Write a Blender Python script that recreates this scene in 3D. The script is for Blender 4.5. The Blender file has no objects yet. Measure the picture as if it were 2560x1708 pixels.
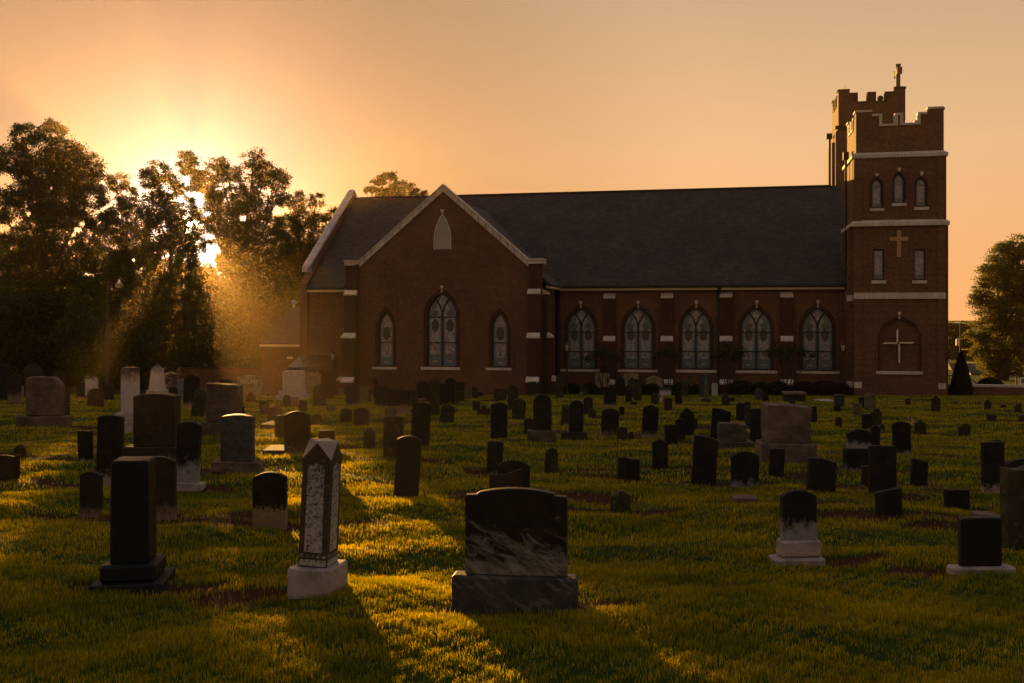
import bpy, bmesh, math, random
import numpy as np
from mathutils import Vector, Matrix
from mathutils.geometry import tessellate_polygon
R = math.radians
SC = bpy.context.scene
COL = SC.collection

# ---------------------------------------------------------------- camera
F = 2489.0            # focal length in photo pixels (photo is 2560 wide, 35 mm lens)
HY = 790.0            # row of the horizon in the photo
ZC = 2.12             # eye height above the lawn at the photographer's feet
cam = bpy.data.cameras.new('camera'); co = bpy.data.objects.new('camera', cam); COL.objects.link(co)
co.location = (0, 0, ZC); co.rotation_euler = (R(90), 0, 0)
cam.sensor_width = 36; cam.lens = 36 * F / 2560; cam.shift_y = -(854 - HY) / 2560
cam.clip_start = 0.1; cam.clip_end = 4000
SC.camera = co

# ---------------------------------------------------------------- light
SDX, SDZ = -0.3234, 0.0912                   # slope of the sun's rays per metre of depth
SUN_ELEV = math.atan(SDZ / math.hypot(1, SDX)); SUN_AZ = math.atan(-SDX)
W = bpy.data.worlds.new("World"); SC.world = W; W.use_nodes = True
nt = W.node_tree; nt.nodes.clear()
def wn(t, **k):
    n = nt.nodes.new(t)
    for a, b in k.items(): setattr(n, a, b)
    return n
out = wn('ShaderNodeOutputWorld'); bg = wn('ShaderNodeBackground')
sky = wn('ShaderNodeTexSky', sky_type='NISHITA', sun_disc=False)
sky.sun_elevation = SUN_ELEV; sky.sun_rotation = -SUN_AZ
sky.air_density = 1.3; sky.dust_density = 6.0; sky.ozone_density = 0.6; sky.altitude = 100
def wm(op, a, b):
    n = wn('ShaderNodeMath', operation=op)
    for i, s in enumerate((a, b)):
        if isinstance(s, (int, float)): n.inputs[i].default_value = s
        else: nt.links.new(s, n.inputs[i])
    return n.outputs[0]
def vscale(col, f):
    v = wn('ShaderNodeVectorMath', operation='SCALE')
    if isinstance(col, tuple): v.inputs[0].default_value = col
    else: nt.links.new(col, v.inputs[0])
    if isinstance(f, (int, float)): v.inputs['Scale'].default_value = f
    else: nt.links.new(f, v.inputs['Scale'])
    return v.outputs[0]
def vop(op, a, b):
    v = wn('ShaderNodeVectorMath', operation=op)
    for i, s in enumerate((a, b)):
        if isinstance(s, tuple): v.inputs[i].default_value = s
        else: nt.links.new(s, v.inputs[i])
    return v.outputs[0]
geo = wn('ShaderNodeTexCoord'); dirn = wn('ShaderNodeVectorMath', operation='NORMALIZE'); nt.links.new(geo.outputs['Generated'], dirn.inputs[0])
sd = Vector((SDX, 1, SDZ)).normalized()
dot = wn('ShaderNodeVectorMath', operation='DOT_PRODUCT'); dot.inputs[1].default_value = sd; nt.links.new(dirn.outputs[0], dot.inputs[0])
dotc = wm('MAXIMUM', dot.outputs['Value'], 0.0)
sepz = wn('ShaderNodeSeparateXYZ'); nt.links.new(dirn.outputs[0], sepz.inputs[0])
# dusty lower sky: colour against elevation (sine of it), brighter on the sun's side
rp = wn('ShaderNodeValToRGB'); el = rp.color_ramp.elements
stops = [(0.0, (1.08,.50,.17)), (.06, (1.0,.50,.20)), (.16, (.87,.52,.255)), (.31, (.60,.39,.235)), (.6, (.46,.34,.28)), (1.0, (.44,.38,.36))]
while len(el) < len(stops): el.new(.5)
for i, (p, c) in enumerate(stops): el[i].position = p; el[i].color = (*c, 1)
nt.links.new(wm('MAXIMUM', sepz.outputs[2], 0.0), rp.inputs[0])
side = wn('ShaderNodeMapRange'); side.inputs[1].default_value = -0.6; side.inputs[2].default_value = 0.95; side.inputs[3].default_value = 0.62; side.inputs[4].default_value = 1.0
nt.links.new(dot.outputs['Value'], side.inputs[0])
cool = wn('ShaderNodeMix', data_type='RGBA'); cool.inputs[6].default_value = (.80, 1.02, 1.5, 1); cool.inputs[7].default_value = (1, 1, 1, 1); nt.links.new(side.outputs[0], cool.inputs[0])
SKYK = 1/0.17
near = wn('ShaderNodeMapRange'); near.interpolation_type = 'SMOOTHSTEP'; near.inputs[1].default_value = 0.86; near.inputs[2].default_value = 0.995; near.inputs[3].default_value = 1.0; near.inputs[4].default_value = 0.6; nt.links.new(dot.outputs['Value'], near.inputs[0])
acc = vscale(vop('MULTIPLY', vscale(rp.outputs[0], side.outputs[0]), cool.outputs[2]), near.outputs[0])
# aureole round the sun (forward scattering), a function of the angle to the sun only
for p, c in [(90, (.10,.10,.13)), (200, (.32,.36,.42)), (900, (.6,.8,1.0)), (1500, (.3,.5,.7)), (60000, (60, 42, 20))]:
    acc = vop('ADD', acc, vscale(c, wm('POWER', dotc, p)))
acc = vop('ADD', vscale(acc, SKYK), vscale(vop('MULTIPLY', sky.outputs[0], (1.0, .72, .50)), .04))
nt.links.new(acc, bg.inputs[0]); bg.inputs[1].default_value = 0.06
nt.links.new(bg.outputs[0], out.inputs[0])

sun = bpy.data.lights.new('sun', 'SUN'); so = bpy.data.objects.new('sun', sun); COL.objects.link(so)
sun.energy = 5.0; sun.angle = R(0.5); sun.color = (1.0, 0.53, 0.12)
so.rotation_euler = sd.to_track_quat('Z', 'Y').to_euler(); so.location = (-20, 60, 30)

SC.view_settings.view_transform = 'Standard'; SC.view_settings.look = 'None'
SC.view_settings.exposure = 1.5; SC.view_settings.gamma = 1.0
SC.render.engine = 'CYCLES'
SC.cycles.use_denoising = True; SC.cycles.denoising_input_passes = 'RGB_ALBEDO_NORMAL'; SC.cycles.use_adaptive_sampling = False
SC.cycles.max_bounces = 5; SC.cycles.diffuse_bounces = 2; SC.cycles.glossy_bounces = 2
SC.cycles.transmission_bounces = 3; SC.cycles.transparent_max_bounces = 6; SC.cycles.volume_bounces = 0
SC.cycles.caustics_reflective = False; SC.cycles.caustics_refractive = False
SC.cycles.sample_clamp_indirect = 4.0

# ---------------------------------------------------------------- tagging
def tag(o, label=None, cat=None, group=None, kind=None):
    if label: o['label'] = label
    if cat: o['category'] = cat
    if group: o['group'] = group
    if kind: o['kind'] = kind
    return o
def empty(name, loc, rz=0, label=None, cat=None, group=None):
    o = bpy.data.objects.new(name, None); COL.objects.link(o)
    o.location = loc; o.rotation_euler = (0, 0, rz); o.empty_display_size = 0.3
    return tag(o, label, cat, group)

# ---------------------------------------------------------------- mesh builder
class MB:
    def __init__(s): s.v = []; s.f = []; s.m = []
    def face(s, pts, m=0):
        n = len(s.v); s.v += [tuple(p) for p in pts]; s.f.append(tuple(range(n, n + len(pts)))); s.m.append(m)
    def box(s, x0, x1, y0, y1, z0, z1, m=0):
        n = len(s.v)
        s.v += [(x0,y0,z0),(x1,y0,z0),(x1,y1,z0),(x0,y1,z0),(x0,y0,z1),(x1,y0,z1),(x1,y1,z1),(x0,y1,z1)]
        for q in ((0,3,2,1),(4,5,6,7),(0,1,5,4),(1,2,6,5),(2,3,7,6),(3,0,4,7)):
            s.f.append(tuple(n + i for i in q)); s.m.append(m)
    def prism(s, pts, y0, y1, m=0, caps=True):      # outline in x,z extruded along y
        n = len(s.v); k = len(pts)
        s.v += [(p[0], y0, p[1]) for p in pts] + [(p[0], y1, p[1]) for p in pts]
        for i in range(k):
            j = (i + 1) % k; s.f.append((n+i, n+k+i, n+k+j, n+j)); s.m.append(m)
        if caps:
            s.f.append(tuple(n + i for i in range(k))); s.f.append(tuple(n + k + i for i in reversed(range(k)))); s.m += [m, m]
    def vprism(s, pts, z0, z1, m=0, top=None):      # outline in x,y extruded in z, optional scaled top
        n = len(s.v); k = len(pts); t = top or pts
        s.v += [(p[0], p[1], z0) for p in pts] + [(p[0], p[1], z1) for p in t]
        for i in range(k):
            j = (i + 1) % k; s.f.append((n+i, n+j, n+k+j, n+k+i)); s.m.append(m)
        s.f.append(tuple(n + i for i in reversed(range(k)))); s.f.append(tuple(n + k + i for i in range(k))); s.m += [m, m]
    def tube(s, pts, rad, seg=8, m=0):
        pts = [Vector(p) for p in pts]
        if not isinstance(rad, (list, tuple)): rad = [rad] * len(pts)
        n = len(s.v)
        for i, p in enumerate(pts):
            d = (pts[min(i+1, len(pts)-1)] - pts[max(i-1, 0)])
            d = d.normalized() if d.length > 1e-6 else Vector((0,0,1))
            a = d.cross(Vector((0.37, 0.91, 0.13))); a = a.normalized() if a.length > 1e-3 else d.orthogonal().normalized()
            b = d.cross(a)
            for k in range(seg):
                t = 2 * math.pi * k / seg
                s.v.append(tuple(p + (a * math.cos(t) + b * math.sin(t)) * rad[i]))
        for i in range(len(pts) - 1):
            for k in range(seg):
                q = (k + 1) % seg
                s.f.append((n+i*seg+k, n+i*seg+q, n+(i+1)*seg+q, n+(i+1)*seg+k)); s.m.append(m)
        s.f.append(tuple(n + k for k in reversed(range(seg)))); s.m.append(m)
        e = n + (len(pts) - 1) * seg
        s.f.append(tuple(e + k for k in range(seg))); s.m.append(m)
    def lathe(s, prof, cx, cy, seg=16, m=0):        # (r, z) profile about a vertical axis
        n = len(s.v)
        for r, z in prof:
            for k in range(seg):
                t = 2 * math.pi * k / seg; s.v.append((cx + r*math.cos(t), cy + r*math.sin(t), z))
        for i in range(len(prof) - 1):
            for k in range(seg):
                q = (k + 1) % seg; s.f.append((n+i*seg+k, n+i*seg+q, n+(i+1)*seg+q, n+(i+1)*seg+k)); s.m.append(m)
        s.f.append(tuple(n + k for k in reversed(range(seg)))); s.m.append(m)
        e = n + (len(prof)-1)*seg; s.f.append(tuple(e + k for k in range(seg))); s.m.append(m)
    def build(s, name, mats, parent=None, bevel=0, smooth=False, recalc=True, loc=None):
        me = bpy.data.meshes.new(name)
        me.from_pydata(s.v, [], s.f)
        if not isinstance(mats, (list, tuple)): mats = [mats]
        for q in mats: me.materials.append(q)
        me.polygons.foreach_set('material_index', s.m)
        if recalc or bevel:
            bm = bmesh.new(); bm.from_mesh(me)
            bmesh.ops.remove_doubles(bm, verts=bm.verts, dist=1e-4)
            if bevel:
                es = [e for e in bm.edges if e.is_manifold and e.calc_face_angle(0) > 0.6]
                bmesh.ops.bevel(bm, geom=es, offset=bevel, segments=1, affect='EDGES', clamp_overlap=True)
            bmesh.ops.recalc_face_normals(bm, faces=bm.faces)
            bm.to_mesh(me); bm.free()
        boxuv(me)
        if smooth: me.polygons.foreach_set('use_smooth', [True] * len(me.polygons))
        o = bpy.data.objects.new(name, me); COL.objects.link(o)
        if parent: o.parent = parent
        if loc: o.location = loc
        return o
def boxuv(me):                                        # metres, projected along each face's main axis
    uv = me.uv_layers.new(name='UVMap'); n = len(me.loops)
    if not n: return
    co_ = np.empty(len(me.vertices) * 3); me.vertices.foreach_get('co', co_); co_ = co_.reshape(-1, 3)
    li = np.empty(n, dtype=np.int32); me.loops.foreach_get('vertex_index', li)
    fn = np.empty(len(me.polygons) * 3); me.polygons.foreach_get('normal', fn); fn = np.abs(fn.reshape(-1, 3))
    tot = np.empty(len(me.polygons), dtype=np.int32); me.polygons.foreach_get('loop_total', tot)
    ax = np.argmax(fn * np.array([1, 1, 1.3]), axis=1); axl = np.repeat(ax, tot)
    p = co_[li]
    u = np.where(axl == 0, p[:, 1], p[:, 0]); v = np.where(axl == 2, p[:, 1], p[:, 2])
    uv.data.foreach_set('uv', np.stack([u, v], 1).ravel())

# ---------------------------------------------------------------- materials
def mat(name):
    m = bpy.data.materials.new(name); m.use_nodes = True; t = m.node_tree
    return m, t, t.nodes['Principled BSDF']
class NT:
    def __init__(s, t): s.t = t
    def n(s, ty, **k):
        q = s.t.nodes.new(ty)
        for a, b in k.items(): setattr(q, a, b)
        return q
    def l(s, a, b): s.t.links.new(a, b)
    def coord(s, kind='Object'): return s.n('ShaderNodeTexCoord').outputs[kind]
    def noise(s, sc, det=4, vec=None, rough=0.55, dist=0):
        q = s.n('ShaderNodeTexNoise'); q.inputs['Scale'].default_value = sc; q.inputs['Detail'].default_value = det
        q.inputs['Roughness'].default_value = rough; q.inputs['Distortion'].default_value = dist
        s.l(vec if vec is not None else s.coord(), q.inputs['Vector']); return q.outputs['Fac']
    def ramp(s, fac, stops):
        q = s.n('ShaderNodeValToRGB'); e = q.color_ramp.elements
        while len(e) < len(stops): e.new(0.5)
        for i, (p, c) in enumerate(stops):
            e[i].position = p; e[i].color = c if len(c) == 4 else (*c, 1)
        s.l(fac, q.inputs[0]); return q.outputs[0]
    def mix(s, fac, a, b, bt='MIX'):
        q = s.n('ShaderNodeMix', data_type='RGBA', blend_type=bt)
        for i, x in ((0, fac), (6, a), (7, b)):
            if isinstance(x, (int, float)): q.inputs[i].default_value = x
            elif isinstance(x, tuple): q.inputs[i].default_value = x if len(x) == 4 else (*x, 1)
            else: s.l(x, q.inputs[i])
        return q.outputs[2]
    def math(s, op, a, b=0.0, c=0.0, clamp=False):
        q = s.n('ShaderNodeMath', operation=op); q.use_clamp = clamp
        for i, x in enumerate((a, b, c)):
            if isinstance(x, (int, float)): q.inputs[i].default_value = x
            else: s.l(x, q.inputs[i])
        return q.outputs[0]
    def sep(s, v):
        q = s.n('ShaderNodeSeparateXYZ'); s.l(v, q.inputs[0]); return q.outputs
    def scale(s, v, xyz):
        q = s.n('ShaderNodeMapping'); q.inputs['Scale'].default_value = xyz; s.l(v, q.inputs[0]); return q.outputs[0]
    def bump(s, h, strength, dist, bsdf):
        q = s.n('ShaderNodeBump'); q.inputs['Strength'].default_value = strength; q.inputs['Distance'].default_value = dist
        s.l(h, q.inputs['Height']); s.l(q.outputs[0], bsdf.inputs['Normal'])
def simple(name, col, rough=0.6, metal=0.0, var=0.25, sc=6.0, bump=0.0):
    m, t, b = mat(name); g = NT(t)
    f = g.noise(sc, 5)
    lo = tuple(c * (1 - var) for c in col); hi = tuple(min(1, c * (1 + var)) for c in col)
    g.l(g.ramp(f, [(0.3, lo), (0.7, hi)]), b.inputs['Base Color'])
    b.inputs['Roughness'].default_value = rough; b.inputs['Metallic'].default_value = metal
    if bump: g.bump(f, bump, 0.02, b)
    return m
def brick_mat(name, c1, c2, mortar, warm=1.0):
    m, t, b = mat(name); g = NT(t); uv = g.coord('UV')
    q = g.n('ShaderNodeTexBrick'); q.offset = 0.5
    q.inputs['Scale'].default_value = 1; q.inputs['Brick Width'].default_value = 0.205; q.inputs['Row Height'].default_value = 0.0678
    q.inputs['Mortar Size'].default_value = 0.009; q.inputs['Mortar Smooth'].default_value = 0.3; q.inputs['Bias'].default_value = -0.1
    q.inputs['Color1'].default_value = (*c1, 1); q.inputs['Color2'].default_value = (*c2, 1); q.inputs['Mortar'].default_value = (*mortar, 1)
    g.l(uv, q.inputs['Vector'])
    n1 = g.noise(0.55, 5, g.coord()); n2 = g.noise(6, 3, g.coord())
    c = g.mix(1.0, q.outputs['Color'], g.ramp(n1, [(0.3, (.72,.72,.72)), (0.7, (1.15,1.1,1.05))]), 'MULTIPLY')
    c = g.mix(1.0, c, g.ramp(n2, [(0.35, (.8,.8,.8)), (0.65, (1.12,1.12,1.12))]), 'MULTIPLY')
    zz = g.sep(g.coord('Object'))[2]
    g.l(c, b.inputs['Base Color']); b.inputs['Roughness'].default_value = 0.85; b.inputs['Specular IOR Level'].default_value = .2
    g.bump(g.math('SUBTRACT', 1.0, q.outputs['Fac']), 0.5, 0.008, b)
    return m
def leaf_mat(name, c1, c2, trans=0.45):
    m, t, b = mat(name); g = NT(t)
    a = g.n('ShaderNodeAttribute', attribute_name='rnd').outputs['Fac']
    c = g.ramp(a, [(0.0, c1), (1.0, c2)])
    g.l(c, b.inputs['Base Color']); b.inputs['Roughness'].default_value = 0.6; b.inputs['Specular IOR Level'].default_value = .2
    tr = g.n('ShaderNodeBsdfTranslucent'); g.l(g.mix(1.0, c, (1.35, 1.15, 0.5), 'MULTIPLY'), tr.inputs[0])
    mx = g.n('ShaderNodeMixShader'); mx.inputs[0].default_value = trans
    g.l(b.outputs[0], mx.inputs[1]); g.l(tr.outputs[0], mx.inputs[2])
    g.l(mx.outputs[0], t.nodes['Material Output'].inputs['Surface'])
    return m
# ---------------------------------------------------------------- terrain
_HD = np.array([-60, 0, 6, 8.75, 11, 14, 20, 26, 35, 45, 57, 62, 75, 95, 200, 1500.])
_HH = np.array([2.12, 2.12, 2.12, 2.15, 2.18, 2.24, 2.43, 2.66, 3.18, 3.78, 4.58, 4.90, 5.75, 6.3, 6.6, 6.6])
_sl = np.diff(_HH) / np.diff(_HD); _m = np.zeros(len(_HD)); _m[1:-1] = np.where(_sl[1:] * _sl[:-1] > 0, 2 * _sl[1:] * _sl[:-1] / (_sl[1:] + _sl[:-1] + 1e-12), 0)
def hdrop(D):
    D = np.asarray(D, float); i = np.clip(np.searchsorted(_HD, D) - 1, 0, len(_HD) - 2)
    h = _HD[i+1] - _HD[i]; t = np.clip((D - _HD[i]) / h, 0, 1)
    return (2*t**3-3*t**2+1)*_HH[i] + (t**3-2*t**2+t)*h*_m[i] + (-2*t**3+3*t**2)*_HH[i+1] + (t**3-t**2)*h*_m[i+1]
_rg = np.random.RandomState(3)
_wv = [(a*math.cos(t), a*math.sin(t), p, 1/a) for a, t, p in zip(_rg.uniform(0.8, 7, 26), _rg.uniform(0, 6.28, 26), _rg.uniform(0, 6.28, 26))]
def bumps(X, Y):
    s = 0
    for kx, ky, p, a in _wv: s = s + np.sin(kx*X + ky*Y*1.3 + p) * a
    return s * 0.024
def gz(X, Y):
    Y = np.asarray(Y, float)
    return ZC - hdrop(Y) + bumps(X, Y) * np.clip((70 - Y) / 20, 0, 1)
def px_ground(x, y):                                # photo pixel -> point on the lawn
    lo, hi = 3.0, 200.0
    for _ in range(60):
        mid = (lo + hi) / 2
        if F * float(hdrop(mid)) / mid > y - HY: lo = mid
        else: hi = mid
    D = (lo + hi) / 2
    return (x - 1280) / F * D, D
def px_at(x, y, D): return Vector(((x - 1280) / F * D, D, ZC - (y - HY) / F * D))
# ---------------------------------------------------------------- church
TH = R(12.2); UX, UY = math.cos(TH), -math.sin(TH); VX, VY = math.sin(TH), math.cos(TH)
OX, OY = 22.1, 57.0; ZG = ZC - 4.72
CK = OX*VX + OY*VY
def pu(x, v):
    a = (x - 1280) / F; t = (v + CK) / (a*VX + VY)
    return (a*t - OX)*UX + (t - OY)*UY
def pz(x, y, v):
    a = (x - 1280) / F; t = (v + CK) / (a*VX + VY)
    return ZC - (y - HY) / F * t - ZG
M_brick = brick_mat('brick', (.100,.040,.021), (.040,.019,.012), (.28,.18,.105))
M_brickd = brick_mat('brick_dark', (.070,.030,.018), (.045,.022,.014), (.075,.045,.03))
def stone_mat():
    m, t, b = mat('limestone'); g = NT(t)
    f = g.noise(1.2, 6); s = g.noise(9, 4, g.scale(g.coord(), (1, 1, 0.12)))
    c = g.mix(1.0, g.ramp(f, [(0.3, (.42,.37,.33)), (0.7, (.60,.54,.48))]), g.ramp(s, [(0.3, (.7,.68,.64)), (0.62, (1,1,1))]), 'MULTIPLY')
    g.l(c, b.inputs['Base Color']); b.inputs['Roughness'].default_value = 0.8; g.bump(f, .2, .01, b); return m
M_lime = stone_mat()
def roof_mat():
    m, t, b = mat('shingles'); g = NT(t); uv = g.coord('UV')
    q = g.n('ShaderNodeTexBrick'); q.offset = 0.5; q.inputs['Scale'].default_value = 1
    q.inputs['Brick Width'].default_value = 0.32; q.inputs['Row Height'].default_value = 0.17; q.inputs['Mortar Size'].default_value = 0.012
    q.inputs['Mortar Smooth'].default_value = 0.2
    q.inputs['Color1'].default_value = (.040,.031,.026,1); q.inputs['Color2'].default_value = (.016,.013,.012,1); q.inputs['Mortar'].default_value = (.004,.0035,.003,1)
    g.l(uv, q.inputs['Vector'])
    n = g.noise(0.5, 6); n2 = g.noise(14, 3, g.scale(g.coord(), (1, 1, 3)))
    c = g.mix(1.0, q.outputs[0], g.ramp(n, [(.3, (.62,.62,.64)), (.7, (1.35,1.3,1.25))]), 'MULTIPLY')
    c = g.mix(1.0, c, g.ramp(n2, [(.35, (.7,.7,.7)), (.65, (1.3,1.3,1.3))]), 'MULTIPLY')
    g.l(c, b.inputs['Base Color']); b.inputs['Roughness'].default_value = 0.9
    g.bump(q.outputs['Fac'], -0.4, 0.02, b); return m
M_roof = roof_mat()
M_dark = simple('dark_metal', (.013,.012,.011), 0.75, 0.0, .3)
M_cream = simple('cream_paint', (.55,.46,.36), 0.6, 0, .08)
M_louvre = simple('louvre_paint', (.50,.47,.43), 0.6, 0, .08)
M_copper = simple('canopy_metal', (.24,.20,.17), 0.22, 0.9, .2)
M_steel = simple('steel', (.55,.55,.56), 0.3, 0.9, .1)
M_gold = simple('tan_brick', (.36,.22,.09), 0.7, 0, .2, 20)
M_void = simple('dark_opening', (.012,.01,.009), 0.8, 0, .2)
def glass_mat(name, col, col2, sc=7.0):
    m, t, b = mat(name); g = NT(t)
    v = g.n('ShaderNodeTexVoronoi'); v.inputs['Scale'].default_value = sc * 1.6; g.l(g.scale(g.coord(), (1, 1, .6)), v.inputs['Vector'])
    n = g.noise(sc, 3)
    hue = g.mix(0.4, g.ramp(n, [(.35, col2), (.65, col)]), v.outputs['Color'], 'MULTIPLY')
    ve = g.n('ShaderNodeTexVoronoi', feature='DISTANCE_TO_EDGE'); ve.inputs['Scale'].default_value = sc * 1.6; g.l(g.scale(g.coord(), (1, 1, .6)), ve.inputs['Vector'])
    hue = g.mix(1.0, hue, g.ramp(ve.outputs['Distance'], [(.0, (.25,.25,.25)), (.09, (1,1,1))]), 'MULTIPLY')
    g.l(hue, b.inputs['Base Color']); b.inputs['Roughness'].default_value = 0.28; b.inputs['Specular IOR Level'].default_value = 0.6
    g.bump(g.noise(sc * 2, 2), .35, .01, b); return m
M_gl = glass_mat('stained_glass', (.44,.405,.385), (.22,.225,.24), 6)
M_glb = glass_mat('glass_border', (.16,.21,.25), (.08,.11,.15), 12)
M_gld = glass_mat('glass_medallion', (.055,.048,.04), (.03,.028,.025), 14)
M_glg = glass_mat('glass_green', (.10,.14,.12), (.06,.08,.10), 14)
M_glp = simple('glass_plate', (.30,.22,.15), .4, 0, .2, 30)

church = empty('church', (OX, OY, ZG), -TH, 'red brick church with dark shingle roof, gabled transept and two battlemented corner towers', 'church')

def arch(uL, uR, zb, zs, za, n=9):                  # pointed-arch outline, counter-clockwise from lower left
    w = uR - uL; h = za - zs
    if h < 1e-3: return [(uL, zb), (uR, zb), (uR, za), (uL, za)]
    h = max(h, w * 0.5001); Rr = (w*w/4 + h*h) / w; zs = za - h
    amax = math.acos(max(-1, min(1, (Rr - w/2) / Rr)))
    pts = [(uL, zb), (uR, zb)]
    for i in range(n + 1):
        t = amax * i / n; pts.append((uR - Rr + Rr*math.cos(t), zs + Rr*math.sin(t)))
    for i in range(n - 1, -1, -1):
        t = amax * i / n; pts.append((uL + Rr - Rr*math.cos(t), zs + Rr*math.sin(t)))
    return pts
def holed(mb, outer, holes, v, m=0):
    loops = [[Vector((p[0], p[1], 0)) for p in l] for l in [outer] + holes]
    flat = [p for l in loops for p in l]
    for a, b_, c in tessellate_polygon(loops):
        mb.face([(flat[i].x, v, flat[i].y) for i in (a, b_, c)], m)
def reveal(mb, pts, v0, v1, m=0):
    k = len(pts)
    for i in range(k):
        j = (i+1) % k; mb.face([(pts[i][0], v0, pts[i][1]), (pts[i][0], v1, pts[i][1]), (pts[j][0], v1, pts[j][1]), (pts[j][0], v0, pts[j][1])], m)
def inset(uL, uR, zb, zs, za, d): return arch(uL+d, uR-d, zb+d, zs, za - d*1.35)

def lancet(v, xL, xR, yb, ya, ys, sill=None, key=None, twin=False, bars=(), ring=0.0, label=None, med=True):
    """one stained-glass window; v is the wall face, glass stands 0.16 m behind it. returns the hole outline"""
    xc = (xL+xR)/2
    uL, uR = pu(xL, v), pu(xR, v); zb, za, zs = pz(xc, yb, v), pz(xc, ya, v), pz(xc, ys, v)
    hole = arch(uL, uR, zb, zs, za); fw = 0.055
    fr = MB(); inn = inset(uL, uR, zb, zs, za, fw)
    a = [(p[0], v+.10, p[1]) for p in hole]; b_ = [(p[0], v+.10, p[1]) for p in inn]
    k = len(hole)
    for i in range(k):
        j = (i+1) % k; fr.face([a[i], a[j], b_[j], b_[i]])
        fr.face([b_[i], b_[j], (b_[j][0], v+.17, b_[j][2]), (b_[i][0], v+.17, b_[i][2])])
    uc = (uL+uR)/2
    for yb_ in bars:
        zz = pz(xc, yb_, v); fr.box(uL+fw, uR-fw, v+.095, v+.155, zz-.03, zz+.03)
    if twin:
        h = max(za - zs, (uR-uL)*.5001); Rr = ((uR-uL)**2/4 + h*h)/(uR-uL); z0 = za - h
        zsp = z0 + .05
        fr.box(uc-.045, uc+.045, v+.093, v+.156, zb+fw, zsp)
        # two branches of the tracery: arcs of the same radius rising from the mullion to meet the big arch
        for s in (-1, 1):
            prev = None
            for i in range(9):
                t = i / 8 * math.acos((Rr - (uR-uL)/4) / Rr) * 1.02
                p = (uc + s*(Rr - Rr*math.cos(t)), z0 + Rr*math.sin(t))
                if prev:
                    d = Vector((p[0]-prev[0], p[1]-prev[1])).normalized(); nx, nz = -d.y*.042, d.x*.042
                    fr.prism([(prev[0]-nx, prev[1]-nz), (p[0]-nx, p[1]-nz), (p[0]+nx, p[1]+nz), (prev[0]+nx, prev[1]+nz)], v+.092, v+.157)
                prev = p
    wn_ = fr.build('window', M_dark, church, recalc=False)
    if label: wn_['label'] = label
    gl = MB(); vg = v + .16
    gl.face([(p[0], vg, p[1]) for p in inn], 1)
    zt = zb + (zs - zb) * .99
    panes = [(uL+fw, uc-.045), (uc+.045, uR-fw)] if twin else [(uL+fw, uR-fw)]
    for (p0, p1) in panes:
        w = p1 - p0; e = w*.15
        zl = zb + (za-zb)*.165
        gl.face([(p0+e, vg-.006, zl), (p1-e, vg-.006, zl), (p1-e, vg-.006, zt), (p0+e, vg-.006, zt)], 0)
        if not twin and za - zs > .1:
            gl.prism(inset(uL, uR, zt, zs, za, fw+e*.8), vg-.006, vg-.003, 0)
        if med:
            cz = zb + (za-zb)*(.56 if twin else .60); rz = w*.46; rx = w*.29; c = (p0+p1)/2
            gl.prism([(c+rx*math.cos(t*math.pi/6)*(1+.08*(t % 2)), cz+rz*math.sin(t*math.pi/6)*(1+.06*(t % 2))) for t in range(12)], vg-.011, vg-.008, 2)
            cz = zb + (za-zb)*.225
            gl.prism([(c-w*.16, cz-.05), (c+w*.16, cz-.05), (c+w*.05, cz+.03), (c, cz+.17), (c-w*.05, cz+.03)], vg-.011, vg-.008, 3)
            cz = zb + (za-zb)*.075
            gl.prism([(c-w*.18, cz-.045), (c+w*.18, cz-.045), (c+w*.18, cz+.045), (c-w*.18, cz+.045)], vg-.009, vg-.004, 4)
            if twin:
                cz = zt + (za-zt)*.17
                gl.prism([(c+w*.26*math.cos(t*math.pi/5), cz+.20*math.sin(t*math.pi/5)) for t in range(10)], vg-.009, vg-.005, 3)
    if twin:
        gl.prism(arch(uc-.27*(uR-uL), uc+.27*(uR-uL), zt+(za-zt)*.02, zs-.0, za-.16)[2:], vg-.005, vg-.003, 0)
    gl.build('glass', [M_gl, M_glb, M_gld, M_glg, M_glp], wn_, recalc=False)
    if sill:
        s0, s1, sy0, sy1 = sill; q = MB()
        q.box(pu(s0, v), pu(s1, v), v-.07, v+.13, pz(xc, sy1, v), pz(xc, sy0, v)); q.build('sill', M_lime, wn_, bevel=.008)
    if key:
        kx, ky0, ky1 = key; q = MB(); k0 = pu(kx, v); kw = pu(kx+4.6, v)-k0
        z1, z0 = pz(kx, ky0, v), pz(kx, ky1, v)
        q.prism([(k0-kw*.5, z0), (k0+kw*.5, z0), (k0+kw, z1), (k0-kw, z1)], v-.06, v+.02)
        if ring > .2:
            for d in (.09, .20): q.box(k0-.055, k0+.055, v-.05, v+.02, z0-d-.045, z0-d+.035)
        q.build('keystone', M_lime, wn_, bevel=.004)
    if ring:
        q = MB(); k = len(hole)
        for ri, (d0, d1, pr) in enumerate(((.0, ring*.52, .02), (ring*.52, ring, .035))):
            i0 = arch(uL-d0, uR+d0, zb, zs, za+d0*1.35); i1 = arch(uL-d1, uR+d1, zb, zs, za+d1*1.35)
            for i in range(1, k):
                j = (i+1) % k
                a0, a1, b0, b1 = i0[i], i0[j], i1[i], i1[j]
                if i == k-1 and False: continue
                q.face([(a0[0], v-pr, a0[1]), (b0[0], v-pr, b0[1]), (b1[0], v-pr, b1[1]), (a1[0], v-pr, a1[1])], ri)
                q.face([(b0[0], v-pr, b0[1]), (b0[0], v+.01, b0[1]), (b1[0], v+.01, b1[1]), (b1[0], v-pr, b1[1])], ri)
                q.face([(a0[0], v-pr, a0[1]), (a1[0], v-pr, a1[1]), (a1[0], v+.10, a1[1]), (a0[0], v+.10, a0[1])], ri)
        q.build('brick_arch', [M_brickd, M_brick], wn_, recalc=False)
    return hole

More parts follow.
